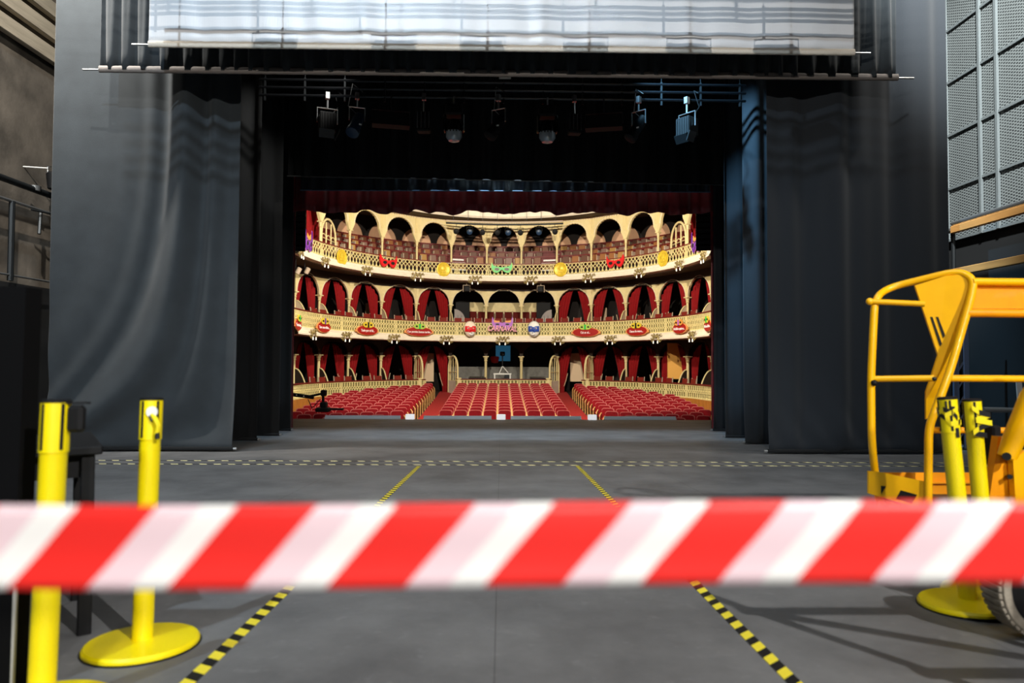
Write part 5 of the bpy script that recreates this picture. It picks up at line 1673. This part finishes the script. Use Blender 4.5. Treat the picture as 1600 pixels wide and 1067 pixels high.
# --- gilt bracket lamps along the cornices
def sconce_proto():
    t_ = bpy.data.objects.new('bracket_lamp', None); C.objects.link(t_)
    b_ = MB()
    rnd = random.Random(3)
    for s_ in (-1, 1):
        for k in range(4):
            L_ = .16+.07*k
            pts = [(s_*L_*q/8, -.12-.05*sin(PI*q/8), .02+.16*sin(q/8*PI*(1.0+.3*k))-.1*(k % 2)*q/8) for q in range(9)]
            b_.tube(pts, .014, 5)
            c_ = pts[-1]
            b_.tube([(c_[0]+.05*cos(q*.8)*s_*(1-q/12), c_[1], c_[2]+.05*sin(q*.8)*(1-q/12)) for q in range(10)], .011, 5)
        for k in range(10):
            b_.ball((s_*rnd.uniform(.03, .4), -.14+rnd.uniform(-.04, .02), rnd.uniform(-.06, .2)), rnd.uniform(.022, .042), 5, (1, .6, 1.2))
    b_.ball((0, -.15, .05), .07, 7, (1, .7, 1.3))
    b_.build('gilt_ornament', MT['bronze'], t_, 60)
    for s_ in (-1, 1):
        b_ = MB(); b_.tube([(s_*.13, -.16, .0), (s_*.16, -.18, -.16)], .012, 5); ar_ = b_.build('arm', MT['bronze'], t_, 60)
        b_ = MB(); b_.lathe([(.015, .05), (.022, 0), (.032, -.05), (.024, -.09), (0, -.10)], 10, (s_*.16, -.18, -.2)); b_.build('bulb', MT['bulb'], ar_, 60)
    return t_
SC = sconce_proto(); su = [False]
for tier, zz, pxs in ((2, 5.78, (470, 508, 573, 652, 742, 829, 920, 1000, 1062, 1100)), (1, 2.36, (489, 541, 615, 697, 785, 872, 954, 1026, 1082))):
    for k, px in enumerate(pxs):
        a = th_px(px, -.2, zz)
        lab = f'gilt bracket lamp with two small bulbs on the {"top" if tier == 2 else "middle"} balcony, {nth(k+1)} from the left'
        if not su[0]:
            su[0] = True; SC.location = ring(a, -.1, zz-.13); SC.rotation_euler = (0, 0, rz_of(a)); tag(SC, lab, 'lamp', 'gilt bracket lamps on the balconies')
        else:
            dup(SC, ring(a, -.1, zz-.13), rz_of(a), lab)

# --- truss with small spotlights under the ceiling rim
Yb = 37.2
A_, B_ = at(697, 344.5, Yb), at(880, 345.5, Yb)
t_ = empty('ceiling_light_bar', (A_+B_)/2, 'long thin lighting bar hanging under the auditorium ceiling rim', 'lighting bar')
mid = (A_+B_)/2
b_ = MB(); b_.tube([(A_-mid).lerp(B_-mid, q/12)+Vector((0, 0, -.08*sin(PI*q/12))) for q in range(13)], .04, 8); b_.build('upper_tube', MT['gframe'], t_, 50)
b_ = MB(); b_.tube([(A_-mid).lerp(B_-mid, q/12)+Vector((0, 0, -.13-.08*sin(PI*q/12))) for q in range(13)], .05, 8); b_.build('lower_tube', MT['darksteel'], t_, 50)
b_ = MB()
for q in range(8):
    p = (A_-mid).lerp(B_-mid, (q+.5)/8); b_.tube([p, p+Vector((0, 0, 1.0))], .012, 5)
b_.build('hanger', MT['darksteel'], t_, 50)
def minispot(m_):
    o_ = bpy.data.objects.new('house_spotlight', None); C.objects.link(o_)
    b1 = MB(); b1.lathe([(0, .14), (.1, .12), (.15, .02), (.15, -.14), (.11, -.17)], 14, (0, 0, -.36), Matrix.Rotation(-1.2, 3, 'X')); b1.build('housing', m_, o_, 40)
    b1 = MB(); b1.ball((0, -.12, -.40), .07, 7, (1, .5, 1)); b1.build('lens', MT['lens2'], o_, 60)
    b1 = MB(); b1.tube([(-.17, 0, -.36), (-.17, 0, -.12), (.17, 0, -.12), (.17, 0, -.36)], .015, 6); b1.tube([(0, 0, -.12), (0, 0, .02)], .015, 6); b1.build('yoke', MT['darksteel'], o_, 50)
    return o_
MT['lens2'] = mat('blue_lens', '#31466e', .15, .2)
MS = [minispot(MT['black']), minispot(MT['bluelamp'])]; mu = [False, False]
for k, (px, mi) in enumerate(((713, 0), (734, 1), (754, 0), (777, 0), (794, 1), (813, 0), (842, 1), (867, 0))):
    f_ = (px-697)/183
    P = A_.lerp(B_, f_)+Vector((0, 0, -.2-.08*sin(PI*f_)))
    lab = f'small dark spotlight under the auditorium light bar, {nth(k+1)} from the left'
    if not mu[mi]:
        mu[mi] = True; MS[mi].location = P; tag(MS[mi], lab, 'spotlight', 'spotlights under the ceiling light bar')
    else:
        dup(MS[mi], P, 0, lab, 'spotlights under the ceiling light bar')

# --- line arrays at the proscenium
for s_, nm in ((-1, 'left'), (1, 'right')):
    Y = 19.6
    top = at(464 if s_ < 0 else 1101, 330, Y)
    t_ = empty('line_array', top, f'curved black hanging loudspeaker array at the {nm} of the proscenium', 'loudspeaker', 'hanging loudspeaker arrays', s_*-.25)
    for k in range(7):
        an = .10*k
        b_ = MB(); b_.box((s_*-.06*0, -.03*k*k*.15, -.08-.16*k), (.5, .34, .15), Matrix.Rotation(an, 3, 'X'), bev=.015); b_.build('cabinet', MT['black'], t_)
# --- camera crane on the left parapet side of the pit
Y = 24.9
P0, P1_, P2 = at(458, 616, Y), at(490, 621, Y), at(505, 614, Y)
Pb = at(505, 640, Y)
t_ = empty('camera_crane', (Pb.x, Y, -1.85), 'black camera crane arm reaching over the front left stalls', 'camera crane')
O_ = Vector((Pb.x, Y, -1.85))
b_ = MB(); b_.bar(P0-O_-Vector((.9, 0, -.12)), P1_-O_, .14, .12); b_.build('arm', MT['black'], t_)
b_ = MB(); b_.bar(P1_-O_+Vector((-.1, 0, .05)), P2-O_+Vector((.05, 0, 0)), .08, .08); b_.box(P2-O_+Vector((.02, 0, .0)), (.2, .2, .22), bev=.03); b_.build('head_arm', MT['black'], t_)
b_ = MB(); b_.tube([P2-O_, (P2-O_)*.5+(Pb-O_)*.5, Pb-O_], .05, 8); b_.build('drop_column', MT['black'], t_, 50)
b_ = MB(); b_.box(Pb-O_, (.5, .4, .16), bev=.04); b_.box(Pb-O_+Vector((.02, 0, .18)), (.24, .3, .2), bev=.04); b_.box(Pb-O_+Vector((.5, 0, .02)), (.5, .2, .07), bev=.03); b_.build('camera_head', MT['black'], t_)
b_ = MB(); b_.tube([P1_-O_+Vector((-.2, 0, -.06)), P1_-O_+Vector((-.05, 0, -.4)), Pb-O_+Vector((-.35, 0, .1)), P1_-O_+Vector((.25, 0, -.05))], .015, 6); b_.build('cable', MT['black'], t_, 50)
b_ = MB()
for q in (.2, .55): b_.ball((P0-O_).lerp(P1_-O_, q)+Vector((0, -.09, 0)), .025, 6)
b_.build('bright_bolt', MT['white'], t_, 60)
b_ = MB(); b_.tube([((P0-O_).x-.8, .1, 0), ((P0-O_).x-.8, .1, (P0-O_).z+.1)], .07, 8); b_.build('pedestal', MT['black'], t_, 50)

# ------------------------------------------------------------------ lights
def light(kind, name, loc, tgt, power, col, size=.3, angle=None, blend=.5):
    ld = bpy.data.lights.new(name, kind)
    ld.energy = power; ld.color = col
    if kind == 'AREA':
        ld.size = size
    else:
        ld.shadow_soft_size = size
    if kind == 'SPOT':
        ld.spot_size = math.radians(angle); ld.spot_blend = blend
    o_ = bpy.data.objects.new(name, ld); C.objects.link(o_)
    o_.location = loc
    d = Vector(tgt)-Vector(loc)
    o_.rotation_euler = d.to_track_quat('-Z', 'Y').to_euler()
    return o_
COOL = (.70, .86, 1.0); WARM = (1, .94, .85); TUNG = (1, .91, .76)
light('SPOT', 'stage_work_light_cool', (-5.2, -5, 13.5), (-4.4, 10, 3.0), 8000, COOL, .16, 70, .7)
light('SPOT', 'stage_work_light_warm', (-1.5, -6, 9.5), (-1.2, 10, 5.7), 4200, WARM, .06, 66, .8)
light('SPOT', 'work_light_right', (5.5, -4.5, 6.5), (.7, 3.2, 0), 4200, (1, .98, .95), .05, 64, .6)
light('SPOT', 'front_fill_light', (.6, -8, 4.2), (.6, 2.5, .35), 1900, (1, .98, .95), .25, 36, .45)  # unseen fill added to brighten the tape, bollards and lift
light('AREA', 'overhead_fill_light', (0, 4.0, 11), (0, 6.0, 0), 130, (1, .97, .93), 2.0)  # soft fill added above the foreground, no fixture there
light('SPOT', 'drape_light_left', (-7.7, 9.5, 9.4), (-6.7, 11.1, 6.2), 4200, WARM, .15, 62, 1)
light('SPOT', 'drape_light_right', (7.7, 9.4, 9.4), (6.9, 10.9, 6.4), 1000, WARM, .15, 62, 1)
light('SPOT', 'mesh_fill_light', (4.5, 5, 12), (9.4, 13.4, 6), 20000, (.95, 1, 1), .3, 40, .8)  # unseen fill added to raise the dark mesh cladding
light('SPOT', 'left_wall_fill_light', (-4.5, 5, 12), (-9, 12.8, 5.2), 5000, WARM, .1, 40, .8)  # added fill that brightens the left wall
light('SPOT', 'wing_blue_light', (1.9, 11.5, 7.3), (4.95, 13.0, 4.2), 3000, (.30, .66, 1), .08, 50, .7)
light('SPOT', 'wing_pale_light', (-2.2, 11.5, 7.2), (-4.8, 13.4, 4.9), 700, (1, .97, .9), .1, 45, .8)
light('SPOT', 'border_blue_light', (-2.5, 15.5, 7.2), (3.5, 16.3, 5.3), 220, (.30, .6, 1), .1, 60, .5)
light('SPOT', 'blue_floor_fill', (0, 15.7, 8.0), (0, 15.2, 0), 2400, (.62, .82, 1), .4, 95, .6)  # pale blue fill added to tint the far stage floor
vl = light('AREA', 'valance_light', (0, 17.47, 5.80), (0, 17.55, 5.0), 6, (1, .85, .8), 10)
vl.data.shape = 'RECTANGLE'; vl.data.size_y = .08
for i, (x, y, z) in enumerate(((-2.4, 23.6, 8.7), (2.7, 23.6, 8.7))):
    light('SPOT', 'house_light', (x, y, z), (x*.1, 39, 4.4), 4700, TUNG, .12, 140, .3)
light('SPOT', 'house_flood', (0, 22, 10.5), (0, 33, -1), 1100, TUNG, .6, 110, .5)
w = bpy.data.worlds.new('dim_house'); bpy.context.scene.world = w
w.use_nodes = True
w.node_tree.nodes['Background'].inputs[0].default_value = (.9, .95, 1, 1)
w.node_tree.nodes['Background'].inputs[1].default_value = .012
sc = bpy.context.scene
sc.view_settings.view_transform = 'Standard'
sc.view_settings.look = 'None'
sc.view_settings.exposure = 0
sc.view_settings.gamma = 1
sc.view_settings.use_curve_mapping = False
